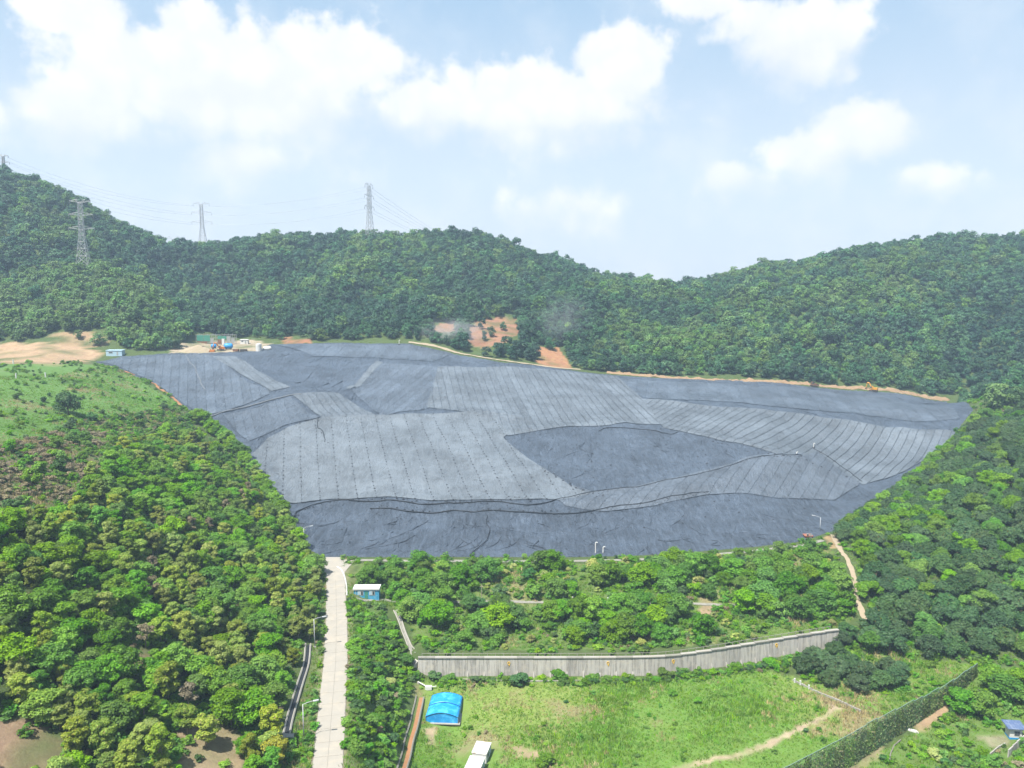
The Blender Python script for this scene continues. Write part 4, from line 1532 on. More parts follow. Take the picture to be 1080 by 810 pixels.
def vine_fence():
    base = [tuple(gp(*p)[:2]) for p in [(1030, 713), (997, 743), (958, 769), (925, 790), (891, 812)]]
    e, f = Vector(base[-2]), Vector(base[-1])
    base.append(tuple(f + (f - e).normalized() * 45))
    P = densify(smooth_line(base, 4), .5)
    run = [0.0]
    for a, b in zip(P[:-1], P[1:]):
        run.append(run[-1] + math.dist(a, b))
    tot = run[-1]
    t = thing('vine_fence', 'tall green net fence overgrown with vines running diagonally along the field', 'fence')
    step = 4.0
    n = int(tot / step)
    leaf_meshes = []

    def vine_mesh(seed, h):
        r = np.random.default_rng(seed)
        k = 1500
        x = r.uniform(0, step, k)
        z = h * (1 - r.uniform(0, 1, k) ** .8 * 1.0)
        keep = r.uniform(0, 1, k) < np.clip(1.15 - .5 * (z / h) ** 3 + vnoise(x, z, 1.4, seed, 3) * .9, .1, 1)
        x, z = x[keep], z[keep]
        y = r.normal(0, .11, len(x)) + vnoise(x, z, 1.0, seed + 3, 2) * .16
        nrm = np.c_[r.normal(0, .5, len(x)), r.choice([-1, 1], len(x)) + r.normal(0, .4, len(x)), r.normal(.4, .5, len(x))]
        return leaf_quads('vines', np.c_[x, y, z], nrm, r.uniform(.13, .27, len(x)), r, M['vine'])

    def net_mesh(h):
        mb = MB()
        for i in range(9):
            mb.box((i * step / 8, 0, h / 2), (.035, .035, h))
        for j in range(int(h / .5) + 1):
            mb.box((step / 2, 0, j * .5 + .02), (step, .03, .035))
        mb.box((step / 2, 0, h), (step, .12, .12))
        return mb.mesh('net_panel')
    for i in range(n):
        def at(r):
            j = min(max(int(np.searchsorted(run, r)), 1), len(P) - 1)
            u = (r - run[j - 1]) / max(run[j] - run[j - 1], 1e-6)
            return Vector((P[j - 1][0] + (P[j][0] - P[j - 1][0]) * u, P[j - 1][1] + (P[j][1] - P[j - 1][1]) * u))
        p, q = at(i * step), at((i + 1) * step)
        h = 4.2 + 4.0 * min(1, i / 14)
        hk = round(h * 2) / 2
        if hk not in [m[0] for m in leaf_meshes]:
            nm = net_mesh(hk)
            nm.materials.append(M['fence_green'])
            leaf_meshes.append((hk, nm, [vine_mesh(int(hk * 10) + s, hk - .1) for s in range(3)]))
        _, nm, vms = [m for m in leaf_meshes if m[0] == hk][0]
        z = min(gz(*p), gz(*q)) - .1
        rz = math.atan2(q.y - p.y, q.x - p.x)
        o = link('net_panel', nm, None, t, (p.x, p.y, z))
        o.rotation_euler = (0, 0, rz)
        v = link('vines', vms[i % 3], None, t, (p.x, p.y, z))
        v.rotation_euler = (0, 0, rz)
        MB().tube([(p.x, p.y, z - .2), (p.x, p.y, z + hk + .1)], .09, 6).build('fence_post', M['fence_green'], t)


# ------------------------------------------------------------------ vegetation: shapes
def leaf_quads(name, P, N, size, r, mat, aspect=.62):
    """one small bent leaf face per point"""
    n = len(P)
    N = N / np.maximum(np.linalg.norm(N, axis=1, keepdims=True), 1e-6)
    A = np.cross(N, r.normal(0, 1, (n, 3)))
    A /= np.maximum(np.linalg.norm(A, axis=1, keepdims=True), 1e-6)
    B = np.cross(N, A)
    s = np.asarray(size)[:, None]
    V = np.stack([P - A * s, P - B * s * aspect + N * s * .18, P + A * s, P + B * s * aspect + N * s * .18], 1).reshape(-1, 3)
    F = np.arange(n * 4).reshape(n, 4)
    me = np_mesh(name, V, F)
    me.materials.append(mat)
    return me


def crown_mesh(name, lobes, n, leaf, mat, seed, droop=0.0, fill=.18):
    """leaf faces over a heap of uneven lobes (x, y, z, rx, rz); gaps stay open between them"""
    r = np.random.default_rng(seed)
    L = np.array(lobes)
    wgt = L[:, 3] ** 2
    k = r.choice(len(L), n, p=wgt / wgt.sum())
    d = r.normal(0, 1, (n, 3))
    d /= np.linalg.norm(d, axis=1, keepdims=True)
    d[:, 2] = np.where((d[:, 2] < -.25) & (r.uniform(0, 1, n) < .7), -d[:, 2], d[:, 2])
    rad = np.where(r.uniform(0, 1, n) < fill, r.uniform(.2, .8, n), r.uniform(.78, 1.08, n))
    # bumpy lobe surface
    bump = 1 + .22 * np.sin(d[:, 0] * 5 + k * 1.7) * np.sin(d[:, 1] * 5 + k * 2.9) * np.cos(d[:, 2] * 4 + k)
    P = L[k, :3] + d * np.c_[L[k, 3], L[k, 3], L[k, 4]] * (rad * bump)[:, None]
    P[:, 2] = np.maximum(P[:, 2], .05)
    N = d + r.normal(0, .45, (n, 3)) + np.array([0, 0, .75 - droop])
    return leaf_quads(name, P, N, leaf * r.uniform(.65, 1.35, n), r, mat)


def trunk_mesh(name, h, rad, lobes, seed, mat, stems=1):
    r = random.Random(seed)
    mb = MB()
    for s in range(stems):
        ox, oy = (0, 0) if stems == 1 else (r.uniform(-.3, .3), r.uniform(-.3, .3))
        top = (ox * 3 + r.uniform(-.3, .3), oy * 3 + r.uniform(-.3, .3), h)
        mid = (ox * 1.6 + r.uniform(-.15, .15), oy * 1.6 + r.uniform(-.15, .15), h * .5)
        mb.tube([(ox, oy, -.4), mid, top], rad, 6, rad * .55)
        for l in r.sample(list(lobes), min(5, len(lobes))):
            a = r.uniform(.55, .95)
            st = (mid[0] + (top[0] - mid[0]) * a, mid[1] + (top[1] - mid[1]) * a, h * (.5 + .5 * a) - .2)
            md = ((st[0] + l[0]) / 2, (st[1] + l[1]) / 2, (st[2] + l[2]) / 2 + .25)
            mb.tube([st, md, (l[0], l[1], l[2])], rad * .45, 5, rad * .15)
    me = mb.mesh(name, True)
    me.materials.append(mat)
    return me


def lobes_round(r, n, w, h0, h1, lo=.11, hi=.19):
    """lobes spread inside an egg of width w between heights h0 and h1"""
    out = []
    for i in range(n):
        a = r.uniform(0, 2 * math.pi)
        u = r.uniform(0, 1) ** .6
        t = r.uniform(0, 1)
        prof = math.sin(math.pi * (0.12 + .80 * t)) ** .8
        rr = u * w / 2 * prof * .9
        R = w * r.uniform(lo, hi)
        out.append((rr * math.cos(a), rr * math.sin(a), h0 + (h1 - h0) * (.12 + .76 * t), R, R * r.uniform(.65, .9)))
    return out


PROTO = {}


def proto(kind, i, lobes, n, leaf, leaf_mat, th, tr, bark, stems=1, droop=0.0, fill=.18):
    seed = sum(ord(c) for c in kind) * 17 + i
    PROTO.setdefault(kind, []).append((crown_mesh('crown', lobes, n, leaf, M[leaf_mat], seed, droop, fill),
                                       trunk_mesh('trunk', th, tr, lobes, seed, M[bark], stems)))


def make_protos():
    r = random.Random(5)
    for i in range(5):                           # spreading broadleaf trees, about 8 m tall
        w = r.uniform(6.5, 8.0)
        proto('broadleaf', i, lobes_round(r, 46, w, .9, r.uniform(7.0, 8.2)), 5200, .25, 'leaf_bright' if i < 3 else 'leaf_mid', 5.0, .18, 'bark')
    for i in range(4):                           # taller, airy acacias with clouded crowns
        w = r.uniform(4.8, 6.0)
        L = lobes_round(r, 38, w, 1.4, r.uniform(8.6, 10.2))
        proto('acacia', i, [(a, b, c, d * .95, e) for a, b, c, d, e in L], 4800, .22, 'leaf_olive' if i < 3 else 'leaf_mid', 6.8, .16, 'pale_bark', droop=.2)
    for i in range(5):                           # round dark fruit trees, dense to the ground
        w = r.uniform(7.6, 8.8)
        L = []
        for k in range(30):
            a = r.uniform(0, 2 * math.pi)
            u = r.uniform(0, 1) ** .55
            z = 1.0 + (4.4 + r.uniform(-.5, .5)) * math.sqrt(max(0, 1 - u * u * .9)) * r.uniform(.75, 1)
            R = r.uniform(.95, 1.4)
            L.append((u * (w / 2 - 1) * math.cos(a), u * (w / 2 - 1) * math.sin(a), z, R, R * .8))
        proto('fruit', i, L, 4800, .24, 'leaf_orchard' if i < 4 else 'leaf_mid', 3.2, .2, 'bark', fill=.12)
    for i in range(5):                           # shrubs, about 3 m
        w = r.uniform(3.2, 4.4)
        proto('shrub', i, lobes_round(r, 22, w, .1, r.uniform(2.4, 3.4), .12, .2), 2000, .19, ('leaf_shrub', 'leaf_mid', 'leaf_shrub', 'leaf_dark', 'leaf_pale')[i], 1.2, .06, 'bark', 3)
    for i in range(2):                           # dry brown trees
        proto('dry', i, lobes_round(r, 20, 4.2, 2.2, 7.4), 1700, .19, 'leaf_dead', 6.0, .13, 'pale_bark', fill=.3)
    proto('yellowing', 0, lobes_round(r, 36, 5.6, 1.4, 6.4), 3800, .25, 'leaf_yellow', 3.6, .16, 'bark')
    for i in range(4):                           # far woods, coarser
        w = r.uniform(7.4, 9.0)
        proto('far', i, lobes_round(r, 18, w, .6, r.uniform(6.6, 9.0), .13, .21), 900, .46, ('far_a', 'far_b', 'far_a', 'far_c')[i], 4.0, .2, 'bark')
    for i in range(4):                           # low growth
        w = r.uniform(1.8, 2.6)
        proto('low', i, lobes_round(r, 8, w, -.1, r.uniform(.9, 1.5), .16, .24), 400, .17, ('leaf_shrub', 'leaf_mid', 'leaf_bright', 'leaf_dark')[i], .5, .03, 'bark', 2)
    proto('low', 4, lobes_round(r, 7, 2.2, -.1, 1.1, .14, .22), 300, .15, 'leaf_dead', .5, .03, 'bark', 2)


make_protos()


def grass_tuft(seed, mat, n, h, spread):
    r = np.random.default_rng(seed)
    V, F = [], []
    for i in range(n):
        a = r.uniform(0, 2 * math.pi)
        x, y = r.normal(0, spread, 2)
        w = r.uniform(.035, .07)
        hh = h * r.uniform(.5, 1.2)
        lean = r.uniform(.15, .6) * hh
        ca, sa = math.cos(a), math.sin(a)
        b = len(V)
        V += [(x - sa * w, y + ca * w, 0), (x + sa * w, y - ca * w, 0), (x + ca * lean * .5 + sa * w * .7, y + sa * lean * .5 - ca * w * .7, hh * .7), (x + ca * lean, y + sa * lean, hh)]
        F.append((b, b + 1, b + 2, b + 3))
    me = np_mesh('tuft', V, F)
    me.materials.append(M[mat])
    return me


# ------------------------------------------------------------------ vegetation: masses (nobody could count them)
def scatter_object(name, meshes, P, scale, rot, idx, label, cat):
    """one object whose plants are instanced on its points"""
    c = bpy.data.collections.new(name + '_kinds')
    for i, me in enumerate(meshes):
        o = bpy.data.objects.new('%s_kind_%02d' % (name, i), me)
        c.objects.link(o)
    me = bpy.data.meshes.new(name)
    me.vertices.add(len(P))
    me.vertices.foreach_set('co', np.asarray(P, np.float32).ravel())
    for nm, typ, key, val in (('psize', 'FLOAT_VECTOR', 'vector', scale), ('pturn', 'FLOAT_VECTOR', 'vector', rot), ('pkind', 'INT', 'value', idx)):
        a = me.attributes.new(nm, typ, 'POINT')
        a.data.foreach_set(key, np.asarray(val, np.int32 if typ == 'INT' else np.float32).ravel())
    o = link(name, me)
    g = bpy.data.node_groups.new(name, 'GeometryNodeTree')
    g.interface.new_socket('Geometry', in_out='INPUT', socket_type='NodeSocketGeometry')
    g.interface.new_socket('Geometry', in_out='OUTPUT', socket_type='NodeSocketGeometry')
    ni, no = g.nodes.new('NodeGroupInput'), g.nodes.new('NodeGroupOutput')
    ci = g.nodes.new('GeometryNodeCollectionInfo')
    ci.inputs['Collection'].default_value = c
    ci.inputs['Separate Children'].default_value = True
    ci.inputs['Reset Children'].default_value = True
    ip = g.nodes.new('GeometryNodeInstanceOnPoints')
    ip.inputs['Pick Instance'].default_value = True

    def attr(nm, typ):
        n = g.nodes.new('GeometryNodeInputNamedAttribute')
        n.data_type = typ
        n.inputs['Name'].default_value = nm
        return n.outputs[0]
    er = g.nodes.new('FunctionNodeEulerToRotation')
    g.links.new(attr('pturn', 'FLOAT_VECTOR'), er.inputs[0])
    g.links.new(ni.outputs[0], ip.inputs['Points'])
    g.links.new(ci.outputs[0], ip.inputs['Instance'])
    g.links.new(attr('pkind', 'INT'), ip.inputs['Instance Index'])
    g.links.new(er.outputs[0], ip.inputs['Rotation'])
    g.links.new(attr('psize', 'FLOAT_VECTOR'), ip.inputs['Scale'])
    g.links.new(ip.outputs[0], no.inputs[0])
    o.modifiers.new('plants', 'NODES').node_group = g
    return tag(o, label, cat, kind='stuff')


def jitter_grid(x0, x1, y0, y1, s, seed):
    r = np.random.default_rng(seed)
    gx, gy = np.meshgrid(np.arange(x0, x1, s), np.arange(y0, y1, s), indexing='ij')
    gx = gx.ravel() + (np.floor(gy.ravel() / s) % 2) * s / 2 + r.uniform(-.42, .42, gx.size) * s
    return gx, gy.ravel() + r.uniform(-.42, .42, gx.size) * s, r


def clear_of(x, y, z, keep_out=3.0):
    """not on the landfill, the roads, the wall or bare soil"""
    k = ~inside(x, y, LF)
    d, _, _ = seg_dist(x, y, ROAD)
    k &= d > np.where(keep_out < 1, 3.2, 4.6)
    d, _, _ = seg_dist(x, y, WALL_XY)
    k &= d > np.where(keep_out < 1, 1.3, 2.2)
    return k


def far_woods():
    x, y, r = jitter_grid(-800, 800, 395, 960, 6.0, 71)
    z = ground(x, y)
    px, py = to_px(x, y, z)
    k = clear_of(x, y, z)
    dl, _, _ = seg_dist(x, y, LF + LF[:1])
    k &= dl > np.where(inside(px, py, ORCHARD_PX), 4, 7)
    k &= (px > -160) & (px < 1240)
    k &= ~inside(px, py, [(-400, 361), (70, 361), (112, 367), (118, 374), (98, 386), (-400, 388)])
    k &= ~((y < 470) & (px < 110))
    k &= ~(inside(px, py, ORCHARD_PX) & (y < 400))
    k &= (y > 440) | inside(px, py, ORCHARD_PX)
    k &= ~inside(px, py, [(190, 366), (202, 352), (250, 352), (300, 360), (300, 375), (180, 375)]) | (y > 530)
    for poly, col in SOILS:
        if 300 < poly[0][1] < 400 and poly[0][0] > 200:
            low = [(a, b + 9) for a, b in poly]
            k &= ~(inside(px, py, low) | inside(px, py, poly)) | (r.uniform(0, 1, len(x)) < .09)
    k &= ~inside(px, py, [(45, 350), (118, 350), (130, 372), (40, 372)]) | (r.uniform(0, 1, len(x)) < .25)
    x, y, z, px, py = x[k], y[k], z[k], px[k], py[k]
    n = len(x)
    t1 = vnoise(x, y, 45, 72, 3) + r.normal(0, .35, n)
    knoll = inside(px, py, [(-60, 300), (60, 290), (110, 282), (150, 296), (185, 335), (190, 366), (-60, 366)]) & (y < 600)
    t1 = np.where(knoll, t1 + .55, t1) + .8 * vnoise(x, y, 140, 74, 2)
    idx = np.where(t1 > .42, 3, np.where(t1 < -.32, 1, r.choice([0, 2], n)))
    s = r.uniform(.72, 1.28, n) * (1 + .25 * vnoise(x, y, 30, 73, 3))
    s = np.where(r.uniform(0, 1, n) < .09, s * 1.4, s)
    near = inside(px, py, [(300, 350), (1060, 350), (1060, 425), (820, 415), (600, 395), (430, 366), (300, 364)]) & (y < 560)
    s = np.where(near, s * .85, s)
    P = np.c_[x, y, z - .2]
    sc = np.c_[s * r.uniform(.9, 1.15, n), s * r.uniform(.9, 1.15, n), s * r.uniform(.85, 1.2, n)]
    rot = np.c_[r.normal(0, .05, n), r.normal(0, .05, n), r.uniform(0, 6.28, n)]
    scatter_object('far_woods', [p[0] for p in PROTO['far']], P, sc, rot, idx, 'dense green woods covering the hills behind the landfill', 'woods')
    return n


far_woods()


def low_growth():
    x, y, r = jitter_grid(-260, 330, 100, 440, 1.55, 81)
    z = ground(x, y)
    px, py = to_px(x, y, z)
    k = clear_of(x, y, z, .5) & (px > -60) & (px < 1140) & (py < 880)
    reg = {n: inside(px, py, p) for n, p in (('wood', LEFTWOOD_PX), ('scrub', SCRUB_PX), ('knoll', KNOLL_PX), ('berm', BERM_PX), ('slope', ROADSLOPE_PX), ('field', FIELD_PX), ('orch', ORCHARD_PX), ('low', LOWRIGHT_PX), ('domes', DOMES_PX))}
    n1 = vnoise(x, y, 8, 82, 4)
    prob = np.full(len(x), .25)
    droad, _, _ = seg_dist(x, y, ROAD)
    prob = np.where(droad < 8, .5, prob)
    for nm, p in (('orch', .5), ('wood', .95), ('scrub', .6), ('knoll', .05), ('berm', .48), ('slope', 1.0), ('low', .55), ('domes', .4), ('field', .045)):
        prob = np.where(reg[nm], p, prob)
    dwall, swall, _ = seg_dist(x, y, WALL_XY)
    prob = np.where((dwall < 5.5) & (swall < 0), 1.2, prob)
    prob = prob * np.clip(1 + n1 * 1.8, 0, 2.2)
    for poly, col in SOILS:
        if not (300 < poly[0][1] < 400 and poly[0][0] > 200):
            prob = np.where(inside(px, py, poly), prob * .12, prob)
    for ln, w in ((RBL_DIRT, 1.3), (RBL_BENCH, 1.0), (RBL_DITCH, 2.0), (RBL_DRAIN, 1.9), (RBL_CHUTE, 1.3), (RBL_FENCE, 2.2)):
        d, _, _ = seg_dist(x, y, ln)
        prob = np.where(d < w, 0, prob)
    for (cx, cy, rr) in HOLES:
        prob = np.where(np.hypot(x - cx, y - cy) < rr, 0, prob)
    k &= r.uniform(0, 1, len(x)) < prob
    x, y, z, px, py = x[k], y[k], z[k], px[k], py[k]
    n = len(x)
    s = r.uniform(.5, 1.2, n)
    f = inside(px, py, FIELD_PX)
    s = np.where(f, s * .6, s)
    idx = r.choice(4, n, p=[.35, .25, .28, .12])
    brush = inside(px, py, SCRUB_PX) & (vnoise(x, y, 8, 82, 4) + r.normal(0, .2, n) > .06) & (px < 112)
    idx = np.where(brush | (r.uniform(0, 1, n) < .015), 4, idx)
    sc = np.c_[s * r.uniform(.9, 1.4, n), s * r.uniform(.9, 1.4, n), s * r.uniform(.8, 1.2, n)]
    scatter_object('undergrowth', [p[0] for p in PROTO['low']], np.c_[x, y, z], sc, np.c_[np.zeros(n), np.zeros(n), r.uniform(0, 6.28, n)], idx,
                   'low leafy undergrowth and creepers on the near slopes', 'undergrowth')
    return n


def grass():
    x, y, r = jitter_grid(-220, 200, 105, 440, .82, 91)
    z = ground(x, y)
    px, py = to_px(x, y, z)
    k = clear_of(x, y, z, .5) & (px > -40) & (px < 1120) & (py < 860)
    prob = np.zeros(len(x))
    droad, _, _ = seg_dist(x, y, ROAD)
    prob = np.where(droad < 8, .9, prob)
    for poly, p in ((FIELD_PX, .95), (KNOLL_PX, .5), (SCRUB_PX, .8), (BERM_PX, .7), (LOWRIGHT_PX, .6), (DOMES_PX, .7), (LEFTWOOD_PX, .12), (ORCHARD_PX, .5),
                    ([(900, 690), (1034, 702), (958, 760), (850, 722), (958, 726)], .9)):
        prob = np.where(inside(px, py, poly), p, prob)
    for poly, col in SOILS:
        prob = np.where(inside(px + vnoise(x, y, 3, 92, 2) * 4, py, poly), prob * .08, prob)
    for ln, w in ((RBL_DIRT, .8), (RBL_BENCH, .5), (RBL_DITCH, 1.3), (RBL_DRAIN, 1.2), (RBL_CHUTE, .8)):
        d, _, _ = seg_dist(x, y, ln)
        prob = np.where(d < w, 0, prob)
    for (cx, cy, rr) in HOLES:
        prob = np.where(np.hypot(x - cx, y - cy) < rr, 0, prob)
    k &= r.uniform(0, 1, len(x)) < prob
    x, y, z, px, py = x[k], y[k], z[k], px[k], py[k]
    n = len(x)
    dry = vnoise(x, y, 9, 21, 4) * 1.5 + vnoise(x, y, 26, 22, 4) * 1.2 + r.normal(0, .35, n)
    dry = np.where(inside(px, py, SCRUB_PX), dry + .35, dry)
    idx = np.where(dry > .72, r.choice([2, 3], n), r.choice([0, 1], n))
    s = r.uniform(.6, 1.3, n) * np.clip(1 + vnoise(x, y, 12, 93, 3) * .8, .4, 1.8)
    s = np.where(inside(px, py, KNOLL_PX), s * .75, s)
    scatter_object('grass', [grass_tuft(1, 'grass', 16, .42, .26), grass_tuft(2, 'grass', 16, .52, .3), grass_tuft(3, 'grass_dry', 14, .5, .26), grass_tuft(4, 'grass_dry', 14, .66, .3)],
                   np.c_[x, y, z], np.c_[s, s, s], np.c_[np.zeros(n), np.zeros(n), r.uniform(0, 6.28, n)], idx,
                   'rough green and dry grass of the field, knoll and banks', 'grass')
    return n


RBL_DIRT = [tuple(gp(*p)[:2]) for p in [(878, 564), (884, 576), (893, 590), (900, 603), (902, 618), (904, 632), (908, 643), (913, 654)]]
RBL_BENCH = [tuple(gp(*p)[:2]) for p in [(376, 631), (402, 632.5), (460, 634), (535, 634.5), (600, 635), (660, 636), (730, 637), (790, 640)]]
RBL_DITCH = [tuple(gp(*p)[:2]) for p in [(443, 736), (436, 768), (426, 806), (420, 830)]]
RBL_DRAIN = [tuple(gp(*p)[:2]) for p in [(325, 680), (323, 700), (317, 720), (311, 740), (302, 776)]]
RBL_CHUTE = [tuple(gp(*p)[:2]) for p in [(417, 644), (426, 667), (436, 691)]]
RBL_FENCE = [tuple(gp(*p)[:2]) for p in [(1030, 713), (997, 743), (958, 769), (925, 790), (891, 812)]]
HOLES = []
for _px, _py, _r in ((469, 752, 6.6), (387, 628, 5.0), (506, 797, 5.6), (1071, 775, 3.5), (452, 726, 2.0), (374, 600, 4), (366, 612, 3), (852, 566, 3), (304, 778, 2)):
    _q = gp(_px, _py)
    HOLES.append((_q.x, _q.y, _r))
low_growth()
grass()
vine_fence()


# ------------------------------------------------------------------ vegetation: single trees and shrubs
def plant(name, kind, var, loc, scale, label, cat, group, rz=None):
    t = thing(name, label, cat, loc, random.uniform(0, 6.28) if rz is None else rz, group)
    t.scale = scale
    cm, tm = PROTO[kind][var]
    link('crown', cm, None, t)
    link('trunk', tm, None, t)
    return t


def fits(x, y, taken, gap):
    return all((x - a) ** 2 + (y - b) ** 2 > gap * gap for a, b in taken)


def sample(poly, spacing, seed, bounds, max_n, margin=40):
    x, y, r = jitter_grid(*bounds, spacing, seed)
    z = ground(x, y)
    px, py = to_px(x, y, z)
    k = inside(px, py, poly) & clear_of(x, y, z) & (px > -margin) & (px < 1080 + margin) & (py < 840)
    for ln, w in ((RBL_DIRT, 2.2), (RBL_DITCH, 3.2), (RBL_DRAIN, 2.4), (RBL_CHUTE, 2.0), (RBL_FENCE, 3.4), (RBL_BENCH, 1.8)):
        d, _, _ = seg_dist(x, y, ln)
        k &= d > w
    for (cx, cy, rr) in HOLES:
        k &= np.hypot(x - cx, y - cy) > rr + 1
    for spoly, col in SOILS:
        k &= ~inside(px, py, spoly) | (r.uniform(0, 1, len(x)) < .2)
    k &= ~inside(px, py, [(366, 618), (404, 618), (408, 660), (366, 664)]) | (r.uniform(0, 1, len(x)) < .12)
    i = np.flatnonzero(k)
    if len(i) > max_n:
        i = r.choice(i, max_n, replace=False)
    return x[i], y[i], z[i], px[i], py[i], r


def left_wood():
    x, y, z, px, py, r = sample(LEFTWOOD_PX, 4.25, 101, (-200, -20, 105, 330), 560)
    n = 0
    def zone_name(a, b):
        row = ('just below the scrub' if b < 505 else 'high on the left slope' if b < 545 else 'level with the road end' if b < 620 else 'level with the blue cabin' if b < 660 else
               'level with the retaining wall' if b < 720 else 'level with the blue shelter' if b < 775 else 'at the lower picture edge')
        colm = ('by the left picture edge' if a < 70 else 'left of the wood middle' if a < 150 else 'right of the wood middle' if a < 225 else 'near the road' if b > 600 else 'by the landfill')
        return row + ' ' + colm
    zone_old = lambda a, b: ('above the road on the left slope' if a > 235 and b > 600 else
                              'along the landfill edge at the top of the left wood' if (a > 190 and b < 600) else
                              'in the lower left corner of the picture' if b > 690 and a < 150 else
                              'below the brown scrub of the left slope' if b < 590 else
                              'in the middle of the left wood')
    for i in range(len(x)):
        t = float(vnoise(np.array([x[i]]), np.array([y[i]]), 22, 111, 3)[0]) + r.normal(0, .32)
        zn = zone_name(px[i], py[i])
        edge = py[i] < 560 or px[i] > 290
        s = r.uniform(.66, 1.06) * (.85 if edge else 1.0)
        big = 'small ' if s < .72 else ('tall ' if s > .92 else '')
        u = r.uniform()
        if u < .035:
            plant('dry_tree', 'dry', int(r.integers(2)), (x[i], y[i], z[i]), (s, s, s * .95), 'dry brown tree ' + zn, 'tree', 'dry trees on the left slope')
        elif t > -.02:
            v = int(r.integers(4))
            lab = big + ('olive feathery acacia ' if v < 3 else 'deep green acacia ') + zn
            plant('acacia_tree', 'acacia', v, (x[i], y[i], z[i]), (s, s, s * r.uniform(.7, 1.0)), lab, 'tree', 'acacias of the left wood')
        else:
            v = int(r.integers(5))
            lab = big + ('bright broadleaf tree ' if v < 3 else 'deep green broadleaf tree ') + zn
            plant('broadleaf_tree', 'broadleaf', v, (x[i], y[i], z[i]), (s * r.uniform(.9, 1.1), s * r.uniform(.9, 1.1), s * r.uniform(.8, 1.05)), lab, 'tree', 'broadleaf trees of the left wood')
        n += 1
    return n


def scrub_and_knoll():
    x, y, z, px, py, r = sample(SCRUB_PX, 7.5, 121, (-240, -60, 170, 420), 40)
    for i in range(len(x)):
        s = r.uniform(.7, 1.35)
        v = int(r.choice([0, 1, 3, 3, 2]))
        where = 'at the rim of the landfill above the left wood' if px[i] > 120 else 'among the brown scrub of the left slope'
        plant('shrub', 'shrub', v, (x[i], y[i], z[i]), (s, s, s), ('dark green shrub ' if v == 3 else 'green shrub ') + where, 'shrub', 'shrubs on the left scrubland')
    for px_, py_, s, lab in ((72, 437, 1.35, 'lone round dark tree on the grassy knoll'),):
        q = gp(px_, py_)
        plant('round_tree', 'fruit', 1, q - Vector((0, 0, 1.6)), (s, s, s * 1.25), lab, 'tree', None)
    for i, (px_, py_, s) in enumerate(((17, 421, .75), (46, 424, .7), (108, 437, .7), (52, 418, .5), (66, 405, .4), (36, 397, .45), (120, 404, .35), (92, 398, .4))):
        q = gp(px_, py_)
        plant('shrub', 'shrub', 3, q, (s, s, s), 'small dark shrub standing alone in the knoll grass', 'shrub', 'shrubs on the knoll')
    q = gp(290, 808)
    plant('yellowing_tree', 'yellowing', 0, q, (.9, .9, .9), 'yellowing tree at the lower end of the dark drain', 'tree', None)


def berm():
    x, y, z, px, py, r = sample(BERM_PX, 4.4, 131, (-75, 130, 195, 290), 300)
    gaps = [[(425, 645), (500, 645), (505, 684), (440, 684)], [(455, 598), (540, 600), (560, 628), (470, 630)], [(735, 630), (800, 655), (800, 672), (725, 680), (715, 650)],
            [(540, 598), (700, 600), (690, 608), (540, 610)], [(447, 676), (700, 674), (880, 652), (884, 668), (700, 688), (447, 688)], [(560, 606), (640, 606), (640, 626), (560, 626)]]
    for i in range(len(x)):
        g = any(bool(inside(px[i], py[i], p)) for p in gaps)
        if g and r.uniform() < .8:
            if r.uniform() < .5:
                s = r.uniform(.5, .9)
                plant('berm_shrub', 'shrub', 4, (x[i], y[i], z[i] - .1), (s, s, s * .8), 'pale yellowish shrub in an opening of the berm at %s' % ('left' if px[i] < 560 else 'centre' if px[i] < 700 else 'right'), 'shrub', 'shrubs on the berm')
            continue
        row = 'above the bench path' if py[i] < 636 else 'below the bench path'
        part_ = ('near the blue cabin' if px[i] < 450 else 'above the blue shelter' if px[i] < 530 else 'left of the berm middle' if px[i] < 610 else 'right of the berm middle' if px[i] < 690 else 'above the wall bend' if px[i] < 780 else 'near the right dirt path')
        u = r.uniform()
        if u < .55 and py[i] > 600:
            v = int(r.choice(5, p=[.14, .14, .12, .3, .3]))
            s = r.uniform(.66, 1.12)
            plant('bushy_tree', 'broadleaf', v, (x[i], y[i], z[i] - .6), (s * 1.1, s * 1.1, s), ('bright green bushy tree ' if v < 3 else 'deep green bushy tree ') + row + ' ' + part_, 'tree', 'bushy trees on the berm')
        else:
            v = int(r.choice(5, p=[.28, .27, .2, .15, .10]))
            s = r.uniform(.9, 1.7) * (.8 if py[i] < 604 else 1)
            plant('berm_shrub', 'shrub', v, (x[i], y[i], z[i] - .1), (s, s, s * r.uniform(.75, 1.05)), ('green shrub ', 'mid green shrub ', 'green shrub ', 'dark green shrub ', 'pale yellowish shrub ')[v] + row + ' ' + part_, 'shrub', 'shrubs on the berm')


